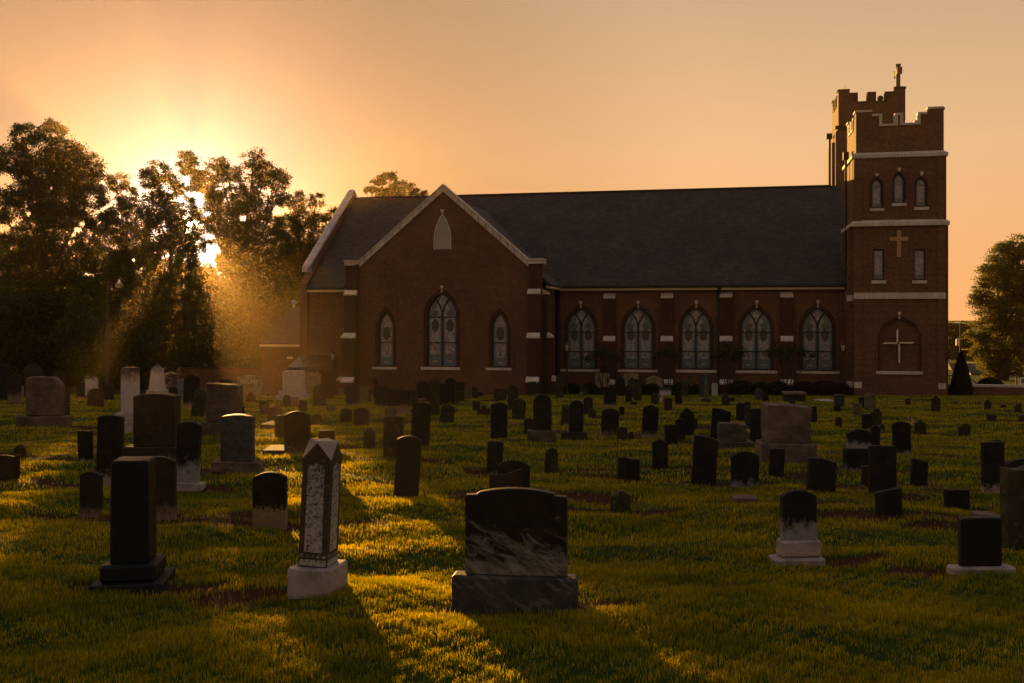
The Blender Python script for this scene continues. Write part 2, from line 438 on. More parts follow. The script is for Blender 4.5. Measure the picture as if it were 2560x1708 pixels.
VN, VT, VR = 2.8, -1.85, 11.2          # wall planes: nave, transept front; ridge
ZB = -0.6
# ---- nave front wall
holes = []
NW = [(1417.6,1488,922,771,1402,1500,923.2,929.4,1452.3), (1558.5,1632,922.6,770,1544.3,1644.7,924.6,931,1595.3),
      (1701.9,1777.4,923,770,1689,1791.7,925,932,1740.7), (1852.3,1929,924.6,770,1838.7,1943.6,926.6,933.4,1891.8),
      (2004.9,2083,926,769,1991.2,2099,928,934.8,2045)]
for i, (a, b_, yb, ya, s0, s1, sy0, sy1, kx) in enumerate(NW):
    holes.append(lancet(VN, a, b_, yb, ya, 824, (s0, s1, sy0, sy1), (kx, 752.5-i*.4, 761-i*.4), True, (830.6, 879), .36))
zE = pz(1750, 718, VN)
uN0, uN1 = pu(754, VN), pu(2117, VN)
uT0, uT1 = pu(897, VT), pu(1322, VT)
q = MB(); holed(q, [(uT1+.9, ZB), (uN1, ZB), (uN1, zE), (uT1+.9, zE)], holes, VN)
for h in holes: reveal(q, h, VN, VN+.17)
q.build('nave_wall', M_brick, church, recalc=False)
q = MB(); q.box(uN0, uT0-.5, VN, VN+.4, ZB, zE); q.build('chancel_wall', M_brick, church)
# end wall (left gable) and back
q = MB(); zRg = pz(2000, 466.5, VR); sl = (zRg - zE) / (VR - VN)
for (uu, nm) in ((uN0, 'gable_wall'),):
    pts = [(VN-.35, ZB), (2*VR-VN+.35, ZB), (2*VR-VN+.35, zE+.3), (VR, zRg+.45), (VN-.35, zE+.3)]
    n = len(pts)
    q.face([(uu, p[0], p[1]) for p in pts]); q.face([(uu+.55, p[0], p[1]) for p in reversed(pts)])
    for i in range(n):
        j = (i+1) % n; q.face([(uu, *pts[i]), (uu, *pts[j]), (uu+.55, *pts[j]), (uu+.55, *pts[i])])
q.build('gable_wall', M_brick, church)
q = MB(); q.box(uN0+.6, uN1, 2*VR-VN-.3, 2*VR-VN, ZB, zE); q.build('back_wall', M_brick, church)
# coping of the left gable
q = MB(); zk0, zk1 = pz(767, 680, VN-.4), pz(767, 671.7, VN-.4)
q.box(pu(755, VN-.55), uN0+.66, VN-.55, VN+.12, zk0, zk1+.12)
nseg = 11; zt0 = zk1+.12; zt1 = pz(880, 475.5, VR)
for s in (1, -1):
    for i in range(nseg):
        t0, t1 = i/nseg+.004, (i+1)/nseg-.004
        va, vb = VR - s*(VR-VN+.1)*(1-t0), VR - s*(VR-VN+.1)*(1-t1)
        za_, zb_ = zt0 + (zt1-zt0)*t0, zt0 + (zt1-zt0)*t1
        for (h0, h1, w) in ((-.20, 0, .07),):
            P = [(uN0+.06, va, za_+h0), (uN0+.58, va, za_+h0), (uN0+.58, va, za_), (uN0+.3, va, za_+.08), (uN0+.06, va, za_)]
            Q = [(x, vb, z + (zb_-za_)) for (x, y, z) in P]
            k = len(P)
            for a in range(k):
                c = (a+1) % k; q.face([P[a], P[c], Q[c], Q[a]])
            q.face(P[::-1]); q.face(Q)
q.build('gable_coping', M_lime, church)
# nave roof
q = MB(); ue0, ue1 = uN0+.5, uN1+.5; ve = VN-.45; zev = zE + .13
def slab(mb, p, th=.16, m=0):
    p = [Vector(a) for a in p]; n = (p[1]-p[0]).cross(p[2]-p[0]).normalized()
    if n.z < 0: n = -n
    d = [a - n*th for a in p]; k = len(p)
    mb.face(p, m); mb.face(d[::-1], m)
    for i in range(k):
        j = (i+1) % k; mb.face([p[i], d[i], d[j], p[j]], m)
slab(q, [(ue0, ve, zev), (ue1, ve, zev), (ue1, VR, zRg), (ue0, VR, zRg)])
slab(q, [(ue1, 2*VR-ve, zev), (ue0, 2*VR-ve, zev), (ue0, VR, zRg), (ue1, VR, zRg)])
q.build('roof', M_roof, church)
q = MB(); q.box(ue0, uN1-.1, VR-.14, VR+.14, zRg-.05, zRg+.05); q.build('ridge_cap', M_roof, church)
def eave(u0, u1):
    q = MB(); q.box(u0, u1, VN-.34, VN-.05, zE-.19, zE-.03); q.build('fascia', M_cream, church, bevel=.01)
    q = MB(); q.box(u0, u1, VN-.52, VN-.36, zE-.03, zE+.14); q.build('gutter', M_dark, church, bevel=.03)
eave(pu(1399, VN-.3), uN1-.05); eave(uN0+.56, pu(863, VN-.3))
# downpipes
for x in (1397, 1798, 2116):
    q = MB(); u = pu(x, VN-.15); w = .075 if x != 1797 else .07
    q.box(u-w, u+w, VN-.22, VN-.06, ZB, zE-.05); q.box(u-.11, u+.11, VN-.40, VN-.04, zE-.30, zE-.05); q.build('downpipe', M_dark, church, bevel=.01)
# buttresses between the nave windows
for i, (x0, x1, xm0, xm1, yt0, yt1, ym0, ym1) in enumerate(((1509.2,1537.4,1506.8,1535.7,733,746.6,840,853.4), (1652.5,1681.8,1651.5,1680.4,732,746,840,854),
                                  (1800,1830,1800,1830,731,744,840,854), (1952,1982.7,1952,1982.7,730,744,840,854))):
    u0, u1 = pu(x0, VN-.3), pu(x1, VN-.3); xc = (x0+x1)/2
    z3, z4 = pz(xc, yt1, VN-.3), pz(xc, yt0, VN-.3); z1, z2 = pz(xc, ym1, VN-.45), pz(xc, ym0, VN-.45); z0 = pz(xc, 962, VN-.6)
    q = MB(); q.box(u0, u1, VN-.26, VN, ZB, z3); q.box(u0+.001, u1-.001, VN-.46, VN-.2, ZB, z1); q.box(u0+.002, u1-.002, VN-.62, VN-.3, ZB, z0)
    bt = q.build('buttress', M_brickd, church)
    q = MB()
    for (zz0, zz1, vf, vb) in ((z3, z4, .30, .0), (z1, z2, .50, .255), (z0, z0+.33, .66, .455)):
        q = MB(); n = 0
        q.v += [(u0-.02, VN-vf, zz0), (u1+.02, VN-vf, zz0), (u1+.02, VN-vb, zz0), (u0-.02, VN-vb, zz0),
                (u0-.02, VN-vf, zz0+.10), (u1+.02, VN-vf, zz0+.10), (u1+.02, VN-vb, zz1), (u0-.02, VN-vb, zz1)]
        for f in ((0,3,2,1),(4,5,6,7),(0,1,5,4),(1,2,6,5),(2,3,7,6),(3,0,4,7)): q.f.append(tuple(n+k for k in f)); q.m.append(0)
        q.build('weathering', M_lime, bt, bevel=.006)

# ---- transept
zTe = pz(1108, 655, VT); xap = 1108.3; uA = pu(xap, VT); zAp = pz(xap, 478, VT)
holes = []
holes.append(lancet(VT, 946.5, 983.7, 916, 779, 822, (931, 992, 917.6, 923.8), None, False, (856,), .40))
holes.append(lancet(VT, 1068, 1141.7, 917, 732.7, 793, (1052.2, 1150.7, 918, 925), (1104.9, 714.5, 722), True, (793, 857), .42))
holes.append(lancet(VT, 1229.5, 1269, 918, 781, 824, (1215, 1279.5, 920, 926), None, False, (857,), .40))
xc = 1106; uL, uR = pu(1084.2, VT), pu(1128, VT)
lv = arch(uL, uR, pz(xc, 624.2, VT), pz(xc, 600, VT), pz(xc, 533.7, VT)); holes.append(lv)
q = MB(); uG0, uG1 = pu(892, VT), pu(1323, VT)
holed(q, [(uG0, ZB), (uG1, ZB), (uG1, zTe), (uA, zAp), (uG0, zTe)], holes, VT)
for h in holes: reveal(q, h, VT, VT+.17)
q.face([(uG0, VT, ZB), (uG0, VN+3, ZB), (uG0, VN+3, zTe), (uG0, VT, zTe)])
q.face([(uG1, VT, ZB), (uG1, VN+3, ZB), (uG1, VN+3, zTe), (uG1, VT, zTe)])
q.build('transept_wall', M_brick, church, recalc=False)
# louvred vent
q = MB(); zz = lv[0][1]; k = 0
zl0, zl1 = lv[0][1], max(p[1] for p in lv)
arcp = lv[2:]
def half_at(z):
    best = 0
    for p in arcp:
        if p[1] >= z: best = max(best, abs(p[0] - (uL+uR)/2))
    return best if z > arcp[0][1] else (uR-uL)/2
z = zl0 + .03
while z < zl1 - .08:
    hw = half_at(z + .05) - .02
    if hw > .04: q.face([((uL+uR)/2-hw, VT+.03, z), ((uL+uR)/2+hw, VT+.03, z), ((uL+uR)/2+hw, VT+.11, z+.075), ((uL+uR)/2-hw, VT+.11, z+.075)])
    z += .062
lo = q.build('louvre_vent', M_louvre, church, recalc=False)
q = MB(); ins = [( (uL+uR)/2+(p[0]-(uL+uR)/2)*.90, zl0+.05+(p[1]-zl0-.05)*.955) for p in lv]
for i in range(len(lv)):
    j = (i+1) % len(lv); q.face([(lv[i][0], VT+.0, lv[i][1]), (lv[j][0], VT+.0, lv[j][1]), (ins[j][0], VT+.0, ins[j][1]), (ins[i][0], VT+.0, ins[i][1])])
    q.face([(ins[i][0], VT, ins[i][1]), (ins[j][0], VT, ins[j][1]), (ins[j][0], VT+.15, ins[j][1]), (ins[i][0], VT+.15, ins[i][1])])
q.build('vent_frame', M_louvre, lo, recalc=False)
q = MB(); k0 = pu(1106, VT); q.prism([(k0-.06, pz(1106, 533, VT)), (k0+.06, pz(1106, 533, VT)), (k0+.14, pz(1106, 523.7, VT)), (k0-.14, pz(1106, 523.7, VT))], VT-.06, VT+.02); q.build('keystone', M_lime, lo)
# coping of the transept gable in blocks, with kneelers
q = MB(); zc0 = pz(1108, 654, VT); zc1 = pz(1108.3, 461.4, VT)
uK0, uK1 = pu(894, VT), pu(1324, VT)
for s, uE in ((-1, uK0), (1, uK1)):
    nb = 12
    for i in range(nb):
        t0, t1 = i/nb+.003, (i+1)/nb-(.003 if i < nb-1 else 0)
        a = (uE + (uA-uE)*t0, zc0 + (zc1-zc0)*t0); b_ = (uE + (uA-uE)*t1, zc0 + (zc1-zc0)*t1)
        q.prism([(a[0], a[1]-.43), (b_[0], b_[1]-.43), (b_[0], b_[1]-.06), (a[0], a[1]-.06)], VT-.10, VT+.40)
        q.prism([(a[0], a[1]-.06), (b_[0], b_[1]-.06), (b_[0], b_[1]+.03), (a[0], a[1]+.03)], VT-.15, VT+.45)
zk = pz(879, 664.5, VT-.3); zk2 = pz(879, 653, VT-.3)
q.box(pu(862.5, VT-.4), uK0-.01, VT-.50, VT+.5, zk, zk2-.06); q.box(pu(861.5, VT-.4), uK0-.01, VT-.55, VT+.55, zk2-.06, zk2+.04)
zk = pz(1341, 660, VT-.3); zk2 = pz(1341, 648.5, VT-.3)
q.box(uK1+.01, pu(1358.7, VT-.4), VT-.50, VT+.5, zk, zk2-.06); q.box(uK1+.01, pu(1360, VT-.4), VT-.55, VT+.55, zk2-.06, zk2+.04)
q.build('transept_coping', M_lime, church, bevel=.01)
# corner buttresses of the transept: one facing the lawn, one facing sideways on each corner
for side, xs, xo in (('l', (864, 893), (864, 848, 838)), ('r', (1321, 1351), (1356, 1368, 1375))):
    ya1, yb1 = (725, 738.6) if side == 'l' else (722.4, 735.5)
    st = [(.42, yb1, ya1), (.72, 846, 833), (1.05, 957, 944)]
    u0, u1 = (pu(xs[0], VT-.4), pu(xs[1], VT-.4))
    q = MB(); cl = []; dep = [.42, .74, 1.04]; zk_ = pz((xs[0]+xs[1])/2, 662, VT-.3)
    q.box(u0, u1, VT-.40, VT+.35, ZB, zk_)
    for k, (d, y1, y0) in enumerate(zip(dep[1:] + [1.04], (yb1, 846, 957), (ya1, 833, 944))):
        pass
    levels = [(.40, None), (.66, yb1), (.95, 846), (1.22, 957)]
    for k in range(1, 4):
        d = levels[k][0]; pd = levels[k-1][0]; xm = (xs[0]+xs[1])/2
        z1 = pz(xm, levels[k][1], VT-d); q.box(u0+.002*k, u1-.002*k, VT-d, VT-.1, ZB, z1)
        c = MB(); cl.append(c); n = 0; z2 = z1 + .33; e = .025
        c.v += [(u0-e, VT-d-.04, z1), (u1+e, VT-d-.04, z1), (u1+e, VT-pd+.003, z1), (u0-e, VT-pd+.003, z1),
                (u0-e, VT-d-.04, z1+.10), (u1+e, VT-d-.04, z1+.10), (u1+e, VT-pd+.003, z2), (u0-e, VT-pd+.003, z2)]
        for f in ((0,3,2,1),(4,5,6,7),(0,1,5,4),(1,2,6,5),(2,3,7,6),(3,0,4,7)): c.f.append(tuple(n+i for i in f)); c.m.append(0)
        # sideways buttress
        sgn = -1 if side == 'l' else 1; uu = u0 if side == 'l' else u1
        ex, px_ = .28*k, .28*(k-1)
        a, b_ = sorted((uu, uu + sgn*ex)); q.box(a, b_, VT+.25+.002*k, VT+1.0-.002*k, ZB, z1)
        o_, i_ = uu + sgn*(ex+.04), uu + sgn*(px_-.003)
        c = MB(); cl.append(c); n = 0
        c.v += [(o_, VT+.22, z1), (i_, VT+.22, z1), (i_, VT+1.03, z1), (o_, VT+1.03, z1), (o_, VT+.22, z1+.10), (i_, VT+.22, z2), (i_, VT+1.03, z2), (o_, VT+1.03, z1+.10)]
        for f in ((0,3,2,1),(4,5,6,7),(0,1,5,4),(1,2,6,5),(2,3,7,6),(3,0,4,7)): c.f.append(tuple(n+i for i in f)); c.m.append(0)
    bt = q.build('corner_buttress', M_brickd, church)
    for c in cl: c.build('weathering', M_lime, bt, bevel=.006)
# transept side wall (the one facing right) down to the nave, and roof
q = MB(); q.box(uG1-.02, pu(1358, VT+.2)-.02, VT+.3, VN+.2, ZB, zE-.1); q.build('transept_side_wall', M_brick, church)
q = MB(); q.box(pu(865, VT+.2)+.02, uG0+.02, VT+.3, VN+.2, ZB, zE-.1); q.build('transept_side_wall', M_brick, church)
q = MB(); zro = zAp - .12; ew = uK1 + 1.15 - uA; pit = (zc1-zc0)/(uA-uK0)
back = VR - .5
for s in (-1, 1):
    w = ew + .1
    slab(q, [(uA, VT+.35, zro), (uA+s*w, VT+.35, zro-w*pit), (uA+s*w, VN+2.2, zro-w*pit), (uA, back, zro)])
q.build('transept_roof', M_roof, church)
q = MB(); uR_ = uA + ew; zf = zro - ew*pit
q.box(uR_-.25, uR_+.02, VT+.5, VN-.05, zf-.30, zf-.10); q.build('fascia', M_cream, church)

# ---- towers
def tower(u0, u1, v0, v1, zbands, ztop, parts, small, name):
    """corner tower with clasping buttresses; zbands = [(z0,z1,grow)]"""
    pass
T0, T1 = pu(2134.5, 0), pu(2363.5, 0); TD = T1 - T0
W0, W1 = pu(2121.5, .35), pu(2371, .35)
zA0, zA1 = pz(2250, 393.5, 0), pz(2250, 379, 0); zB0, zB1 = pz(2250, 565, 0), pz(2250, 549, 0); zC0, zC1 = pz(2250, 747.5, 0), pz(2250, 732, 0)
tw = []
holes = []
for (a, b_, yb, ya, s0, s1, sy0, sy1, kx, k0, k1) in ((2178.3,2205.5,520,445.5,2173.8,2210.3,521,528,2192,434,441), (2233.6,2261,507,433,2230,2266.4,508,515.6,2248,420,429), (2289,2316.4,516,443,2285.5,2322,518,525.5,2304,429.5,439)):
    holes.append(lancet(0, a, b_, yb, ya, ya+22, (s0, s1, sy0, sy1), (kx, k0, k1), False, (), .19, med=False))
for (a, b_, s0, s1) in ((2182.2,2210.7,2178.4,2215), (2284,2314.2,2280.5,2317)):
    holes.append(lancet(0, a, b_, 699.8, 623.2, 623.2, (s0, s1, 701.3, 709.3), None, False, (), 0, med=False))
ub0, ub1 = pu(2198, 0), pu(2300, 0); xc = 2249
blind = arch(ub0, ub1, pz(xc, 928, 0), pz(xc, 851, 0), pz(xc, 797, 0)); holes.append(blind)
q = MB(); holed(q, [(T0, ZB), (T1, ZB), (T1, zA0+.1), (T0, zA0+.1)], holes, 0)
for h in holes: reveal(q, h, 0, .17)
q.face([(p[0], .17, p[1]) for p in blind])
TV = 4.6
q.face([(T0, 0, ZB), (T0, TV, ZB), (T0, TV, zA0+.1), (T0, 0, zA0+.1)]); q.face([(T1, 0, ZB), (T1, TV, ZB), (T1, TV, zA0+.1), (T1, 0, zA0+.1)]); q.face([(T0, TV, ZB), (T1, TV, ZB), (T1, TV, zA0+.1), (T0, TV, zA0+.1)])
q.face([(T0, 0, zA0+.1), (T1, 0, zA0+.1), (T1, TV, zA0+.1), (T0, TV, zA0+.1)])
tower1 = q.build('tower', M_brick, church, recalc=False); tower1['label'] = 'nearer battlemented brick tower with windows and wall crosses'
q = MB()
for (va, vb) in ((.38, 1.15), (TV-1.1, TV-.35)):
    q.box(W0, T0+.01, va, vb, ZB, zB0); q.box(T1-.01, W1, va, vb, ZB, zB0)
    q.box(W0+.22, T0+.01, va, vb, zB0, zA0); q.box(T1-.01, W1-.10, va, vb, zB0, zA0)
# slightly proud corner strips on the front
q.box(T0-.0, pu(2154, 0), -.05, .05, ZB, zA0); q.box(pu(2343.5, 0), T1+.0, -.05, .05, ZB, zA0)
q.build('clasping_buttress', M_brick, tower1)
q = MB()
def ring(mb, e, z0, z1, chamf):
    a0, a1, b0, b1 = T0-e, T1+e, -e, TV+e
    mb.vprism([(a0, b0), (a1, b0), (a1, b1), (a0, b1)], z0, z0+(z1-z0)*.55)
    mb.vprism([(a0, b0), (a1, b0), (a1, b1), (a0, b1)], z0+(z1-z0)*.55, z1, top=[(a0+chamf, b0+chamf), (a1-chamf, b0+chamf), (a1-chamf, b1-chamf), (a0+chamf, b1-chamf)])
ring(q, .13, zA0, zA1, .2); q.build('stone_band', M_lime, tower1); q = MB(); ring(q, .20, zB0, zB1, .22); q.build('stone_band', M_lime, tower1)
q = MB(); q.box(T0, T1, -.10, .1, zC0, zC1); q.build('stone_band', M_lime, tower1, bevel=.006)
q = MB(); q.box(W0-.02, T0+.02, .36, 1.17, zC0-.12, zC1-.12); q.build('stone_band', M_lime, tower1, bevel=.006)
for (x0, x1, y0, y1) in ((2134.7,2153.8,955,970), (2345,2364,958,972.6)):
    q = MB(); q.box(pu(x0, 0), pu(x1, 0), -.09, .1, pz(x0, y1, 0), pz(x0, y0, 0)); q.build('corner_stone', M_lime, tower1, bevel=.006)
q = MB(); q.box(W0-.02, T0+.01, .36, 1.17, pz(2123, 970, 0), pz(2123, 955, 0))
q.build('corner_stone', M_lime, tower1, bevel=.006)
q = MB()   # blind arch ring, sill, keystone
for ri, (d0, d1, pr) in enumerate(((0., .10, .02), (.10, .19, .035))):
    za_ = blind and max(p[1] for p in blind); i0 = arch(ub0-d0, ub1+d0, blind[0][1], pz(xc, 851, 0), za_+d0*1.3); i1 = arch(ub0-d1, ub1+d1, blind[0][1], pz(xc, 851, 0), za_+d1*1.3)
    for i in range(1, len(i0)):
        j = (i+1) % len(i0)
        q.face([(i0[i][0], -pr, i0[i][1]), (i1[i][0], -pr, i1[i][1]), (i1[j][0], -pr, i1[j][1]), (i0[j][0], -pr, i0[j][1])], ri)
        q.face([(i1[i][0], -pr, i1[i][1]), (i1[i][0], .01, i1[i][1]), (i1[j][0], .01, i1[j][1]), (i1[j][0], -pr, i1[j][1])], ri)
q.build('blind_arch', [M_brickd, M_brick], tower1, recalc=False)
q = MB(); q.box(pu(2190, 0), pu(2307, 0), -.08, .12, pz(xc, 936, 0), pz(xc, 928, 0))
k0 = pu(2248.5, 0); z1, z0 = pz(xc, 780, 0), pz(xc, 788, 0); q.prism([(k0-.05, z0), (k0+.05, z0), (k0+.11, z1), (k0-.11, z1)], -.08, .02)
for d in (.09, .19): q.box(k0-.045, k0+.045, -.07, .02, z0-d-.04, z0-d+.03)
q.build('sill', M_lime, tower1)
def crs(mb, x0, x1, y0, y1, va, vb): mb.box(pu(x0, 0), pu(x1, 0), va, vb, pz(2247, y1, 0), pz(2247, y0, 0))
q = MB(); crs(q, 2242.3, 2252.3, 575.8, 642.6, -.03, .02); crs(q, 2223.9, 2242.3, 592.8, 601.6, -.03, .02); crs(q, 2252.3, 2270.5, 592.8, 601.6, -.03, .02)
q.build('wall_cross', M_gold, tower1)['label'] = 'tan brick cross laid flush in the tower wall'
q = MB()
cu = pu(2245.8, 0); zz = pz(2247, 858, 0); g_ = .035
for pts in ([(-.045-.05, 0+g_), (.0-.05+.05, .05+g_), (.0-.05+.05, .80), (-.095, .72)], [(-.0+.01, -g_), (.10, -g_-.04), (.10, -1.10), (.01, -1.16)],
            [(-.03, .03), (-.08, -.05), (-.85, -.05), (-.78, .03)], [(.03, -.02), (.08, .06), (.86, .06), (.80, -.02)]):
    q.prism([(cu+p[0], zz+p[1]) for p in pts], .02, .10)
q.build('steel_cross', M_steel, tower1)['label'] = 'thin steel cross of four blades inside the blind arch'
# parapet
def para(x0, x1, v0, v1, vd, prof, mtop, parent, zbase, capw=.07, side=True, ztf=None):
    """prof: list of (xa, xb, y) steps across the front in photo px at plane v0; walls vd thick"""
    q = MB(); c = MB(); U0, U1 = pu(x0, v0), pu(x1, v0); Wd = U1-U0; pr = []
    for (xa, xb, y) in prof:
        pr.append(((pu(xa, v0)-U0)/Wd, (pu(xb, v0)-U0)/Wd, pz((xa+xb)/2, y, v0)))
    def run(f):      # f(t0,t1,z) -> emits a piece along a wall
        for k, (t0, t1, z) in enumerate(pr):
            f(t0, t1, z, pr[k-1][2] if k else None, pr[k+1][2] if k+1 < len(pr) else None)
    def emit(axis, fixed0, fixed1, org, ln, out0, out1):
        def g_(t0, t1, z, zl, zr):
            a, b_ = org + t0*ln, org + t1*ln
            c0, c1 = a, b_
            if zl is not None and zl < z - .05: c0 -= .0
            A = (a, b_, fixed0, fixed1) if axis == 'u' else (fixed0, fixed1, a, b_)
            q.box(*A, zbase, z-.12)
            e0 = .0; A = (a-e0, b_+e0, out0, out1) if axis == 'u' else (out0, out1, a-e0, b_+e0)
            c.box(*A, z-.12, z)
            for (zn, ed, sg) in ((zl, a, 1), (zr, b_, -1)):
                if zn is not None and zn < z - .3:
                    e1 = ed + sg*.16; s_, t_ = sorted((ed-sg*.004, e1)); A = (s_, t_, out0, out1) if axis == 'u' else (out0, out1, s_, t_)
                    c.box(*A, zn-.12, z-.122)
        run(g_)
    emit('u', v0, v0+vd, U0, Wd, v0-capw, v0+vd+capw)
    emit('u', v1-vd, v1, U0, Wd, v1-vd-capw, v1+capw)
    dv = v1-v0
    emit('v', U0+.003, U0+vd, v0+.004, dv-.008, U0-capw+.003, U0+vd+capw-.003)
    emit('v', U1-vd, U1-.003, v0+.004, dv-.008, U1-vd-capw+.003, U1+capw-.003)
    pt = q.build('parapet', M_brick, parent); c.build('parapet_coping', mtop, parent)
    return U0, U1
para(2140, 2359.5, .12, TV-.12, .35, [(2140,2180,276), (2180,2205,285.5), (2205,2237,310), (2237,2257.5,283), (2257.5,2294,307), (2294,2318,280.5), (2318,2359.5,267)], M_lime, tower1, zA0+.1)
# rainwater head and pipe on the tower's left side
q = MB(); u = T0-.12; zh = pz(2115, 385, 2.3)
q.box(u-.22, u+.1, 2.15, 2.5, zh-.35, zh+.1); q.tube([(u-.06, 2.3, zh-.3), (u-.06, 2.3, zE+.5)], .07); q.build('downpipe', M_dark, tower1)
# far, taller tower
VF = 17.6
X0, X1 = pu(2096, VF), pu(2263.5, VF); FD = X1-X0; VF1 = VF+4.6
zF = pz(2180, 320, VF)
q = MB(); q.box(X0-.22, X1+.22, VF-.22, VF1+.22, ZB, zF-.25); q.vprism([(X0-.22,VF-.22),(X1+.22,VF-.22),(X1+.22,VF1+.22),(X0-.22,VF1+.22)], zF-.25, zF, top=[(X0,VF),(X1,VF),(X1,VF1),(X0,VF1)])
q.box(X0+.02, X1-.02, VF+.02, VF1-.02, zF-.1, zF+.9)
for vv in (VF+.5, VF1-1.4): q.box(X0-.42, X0-.2, vv, vv+.7, ZB, zF-.9)
tower2 = q.build('far_tower', M_brick, church); tower2['label'] = 'taller far tower with battlements and a stone cross on its corner'
q = MB(); q.box(X0-.25, X1+.25, VF-.25, VF+.02, zF-.02, zF+.22); q.build('stone_band', M_brickd, tower2)
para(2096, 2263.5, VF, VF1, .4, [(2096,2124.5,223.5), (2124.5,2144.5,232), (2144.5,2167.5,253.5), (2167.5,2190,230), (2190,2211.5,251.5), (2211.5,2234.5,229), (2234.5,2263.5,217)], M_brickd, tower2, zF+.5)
q = MB(); cu, cv = pu(2244.8, VF+.6), VF+.6; zt = pz(2245, 217, VF); zt2 = pz(2245, 157, VF); H = zt2 - zt
q.box(cu-.30, cu+.30, cv-.3, cv+.3, zt-.02, zt+.10); q.box(cu-.15, cu+.15, cv-.17, cv+.17, zt+.10, zt2)
za = zt + H*.66; q.box(cu-.152, cu+.152, cv-.72, cv-.17, za-.17, za+.17); q.box(cu-.152, cu+.152, cv+.17, cv+.72, za-.17, za+.17)
for s in (-1, 1): q.box(cu-.18, cu+.18, cv+s*.72-.1, cv+s*.72+.1, za-.25, za+.25)
q.box(cu-.18, cu+.18, cv-.23, cv+.23, zt2-.16, zt2+.02)
q.build('stone_cross', simple('weathered_stone', (.13,.11,.095), .85, 0, .3, 5), tower2, bevel=.02)
q = MB(); c = Vector((pu(2200.8, VF+.2), VF+.25, pz(2200, 245, VF)))
q.tube([c+Vector((0,-.12,0)), c+Vector((0,.0,0)), c+Vector((0,.3,0))], [.21,.21,.12], 16); q.tube([c+Vector((0,.1,-.15)), c+Vector((0,.1,-.5))], .04, 6); q.build('floodlight', M_dark, tower2)
q = MB(); q.tube([(X0+.5, VF+.3, pz(2100, 224, VF)), (X0+.5, VF+.3, pz(2100, 213, VF))], .015, 5); q.build('lightning_rod', M_dark, tower2)
q = MB(); u = X0-.5; zh = pz(2077, 341, VF+1.5); q.box(u-.24, u+.2, VF+1.3, VF+1.7, zh-.2, zh+.2); q.box(u-.06, u+.10, VF+1.4, VF+1.55, zRg-1, zh-.2); q.build('downpipe', M_dark, tower2)
# link between the towers (front gable of the church)
q = MB(); q.box(uN1-.2, T1-.6, 1.2, VF+.5, ZB, zE-.3)
pts = [(uN1-.2, VN, zE-.3), (uN1-.2, 2*VR-VN, zE-.3), (uN1-.2, VR, zRg-.1)]
q.face(pts); q.face([(x+.5, y, z) for x, y, z in pts]); q.build('front_wall', M_brick, church)

# ---- low wing at the left with hipped roof, and metal canopy
VA = 4.5
q = MB(); a0, a1 = pu(655, VA), pu(753, VA)+1.0; ze = pz(700, 861, VA); q.box(a0, a1, VA, VA+9, ZB-1, ze)
wing = q.build('side_wing', M_brick, church); wing['label'] = 'low brick wing with hipped roof at the far left end of the church'
q = MB(); r0, r1 = pu(650, VA-.3), a1; zr = pz(740, 767, VA+4.5); ur = pu(729, VA+4.5)
e = .0
for f in ([(r0, VA-.35, ze), (r1, VA-.35, ze), (r1, VA+4.5, zr), (ur, VA+4.5, zr)], [(r0, VA+9.3, ze), (r0, VA-.35, ze), (ur, VA+4.5, zr)], [(r1, VA+9.3, ze), (r0, VA+9.3, ze), (ur, VA+4.5, zr), (r1, VA+4.5, zr)], [(r0, VA-.35, ze), (r0, VA+9.3, ze), (r1, VA+9.3, ze), (r1, VA-.35, ze)]): q.face(f)
q.build('roof', M_roof, wing, recalc=False)
q = MB(); q.box(r0, r1, VA-.34, VA-.02, ze-.15, ze-.02); q.build('fascia', M_cream, wing)
q = MB(); u = pu(734.7, VA+4.5); z = pz(735, 764, VA+4.5); q.lathe([(.10, z-.2), (.10, z+.12), (.21, z+.14), (.24, z+.26), (.18, z+.36), (.04, z+.42)], u, VA+4.5, 12); q.build('roof_vent', M_steel, wing)
q = MB(); q.tube([(pu(686, VA+1.8), VA+1.8, pz(686, 836, VA+1.8)), (pu(686, VA+1.8), VA+1.8, pz(686, 820, VA+1.8))], .05, 8)
u = pu(726, VA+2); z = pz(726, 823, VA+2); q.box(u-.12, u+.15, VA+1.9, VA+2.2, z-.15, z+.1); q.build('vent_pipe', M_dark, wing)
q = MB(); u = pu(726, VA); z = pz(726, 895, VA); q.box(u-.2, u+.2, VA-.12, VA+.01, z-.06, z+.08); q.build('wall_light', M_cream, wing)
# canopy
VCN = 1.0
c0, c1, c2 = pu(719, VCN), pu(752, VN-.1), pu(846, VN-.1); zc_t, zc_b = pz(790, 887.7, VN-.1), pz(719, 917.6, VCN); cr = pu(853, VCN)
q = MB()
slab(q, [(c0, VCN, zc_b), (cr, VCN, zc_b), (c2, VN-.1, zc_t), (c1, VN-.1, zc_t)], .05); slab(q, [(c0, VCN, zc_b), (c1, VN-.1, zc_t), (c0, VN-.1, zc_b)], .05)
for i in range(14):
    t = i/13; a = Vector((c0+(cr-c0)*t, VCN, zc_b)); k = Vector((c1+(c2-c1)*t, VN-.1, zc_t)); q.tube([a+Vector((0,0,.03)), k+Vector((0,0,.03))], .03, 5)
cn = q.build('canopy', M_copper, church, recalc=False); cn['label'] = 'metal canopy with standing seams over the side door'
q = MB(); q.box(c0, cr, VCN-.02, VCN+.06, zc_b-.26, zc_b-.02); q.box(c0, c0+.06, VCN, VN, zc_b-.26, zc_b-.02)
for x in (c0+.25, (c0+cr)/2, cr-.2): q.box(x-.05, x+.05, VCN+.05, VCN+.15, ZB-.5, zc_b-.2)
q.build('canopy_frame', M_dark, cn)
q = MB(); q.box(pu(797, VN), pu(846, VN), VN-.06, VN-.01, ZB, pz(820, 925, VN)); q.build('door', M_void, church)
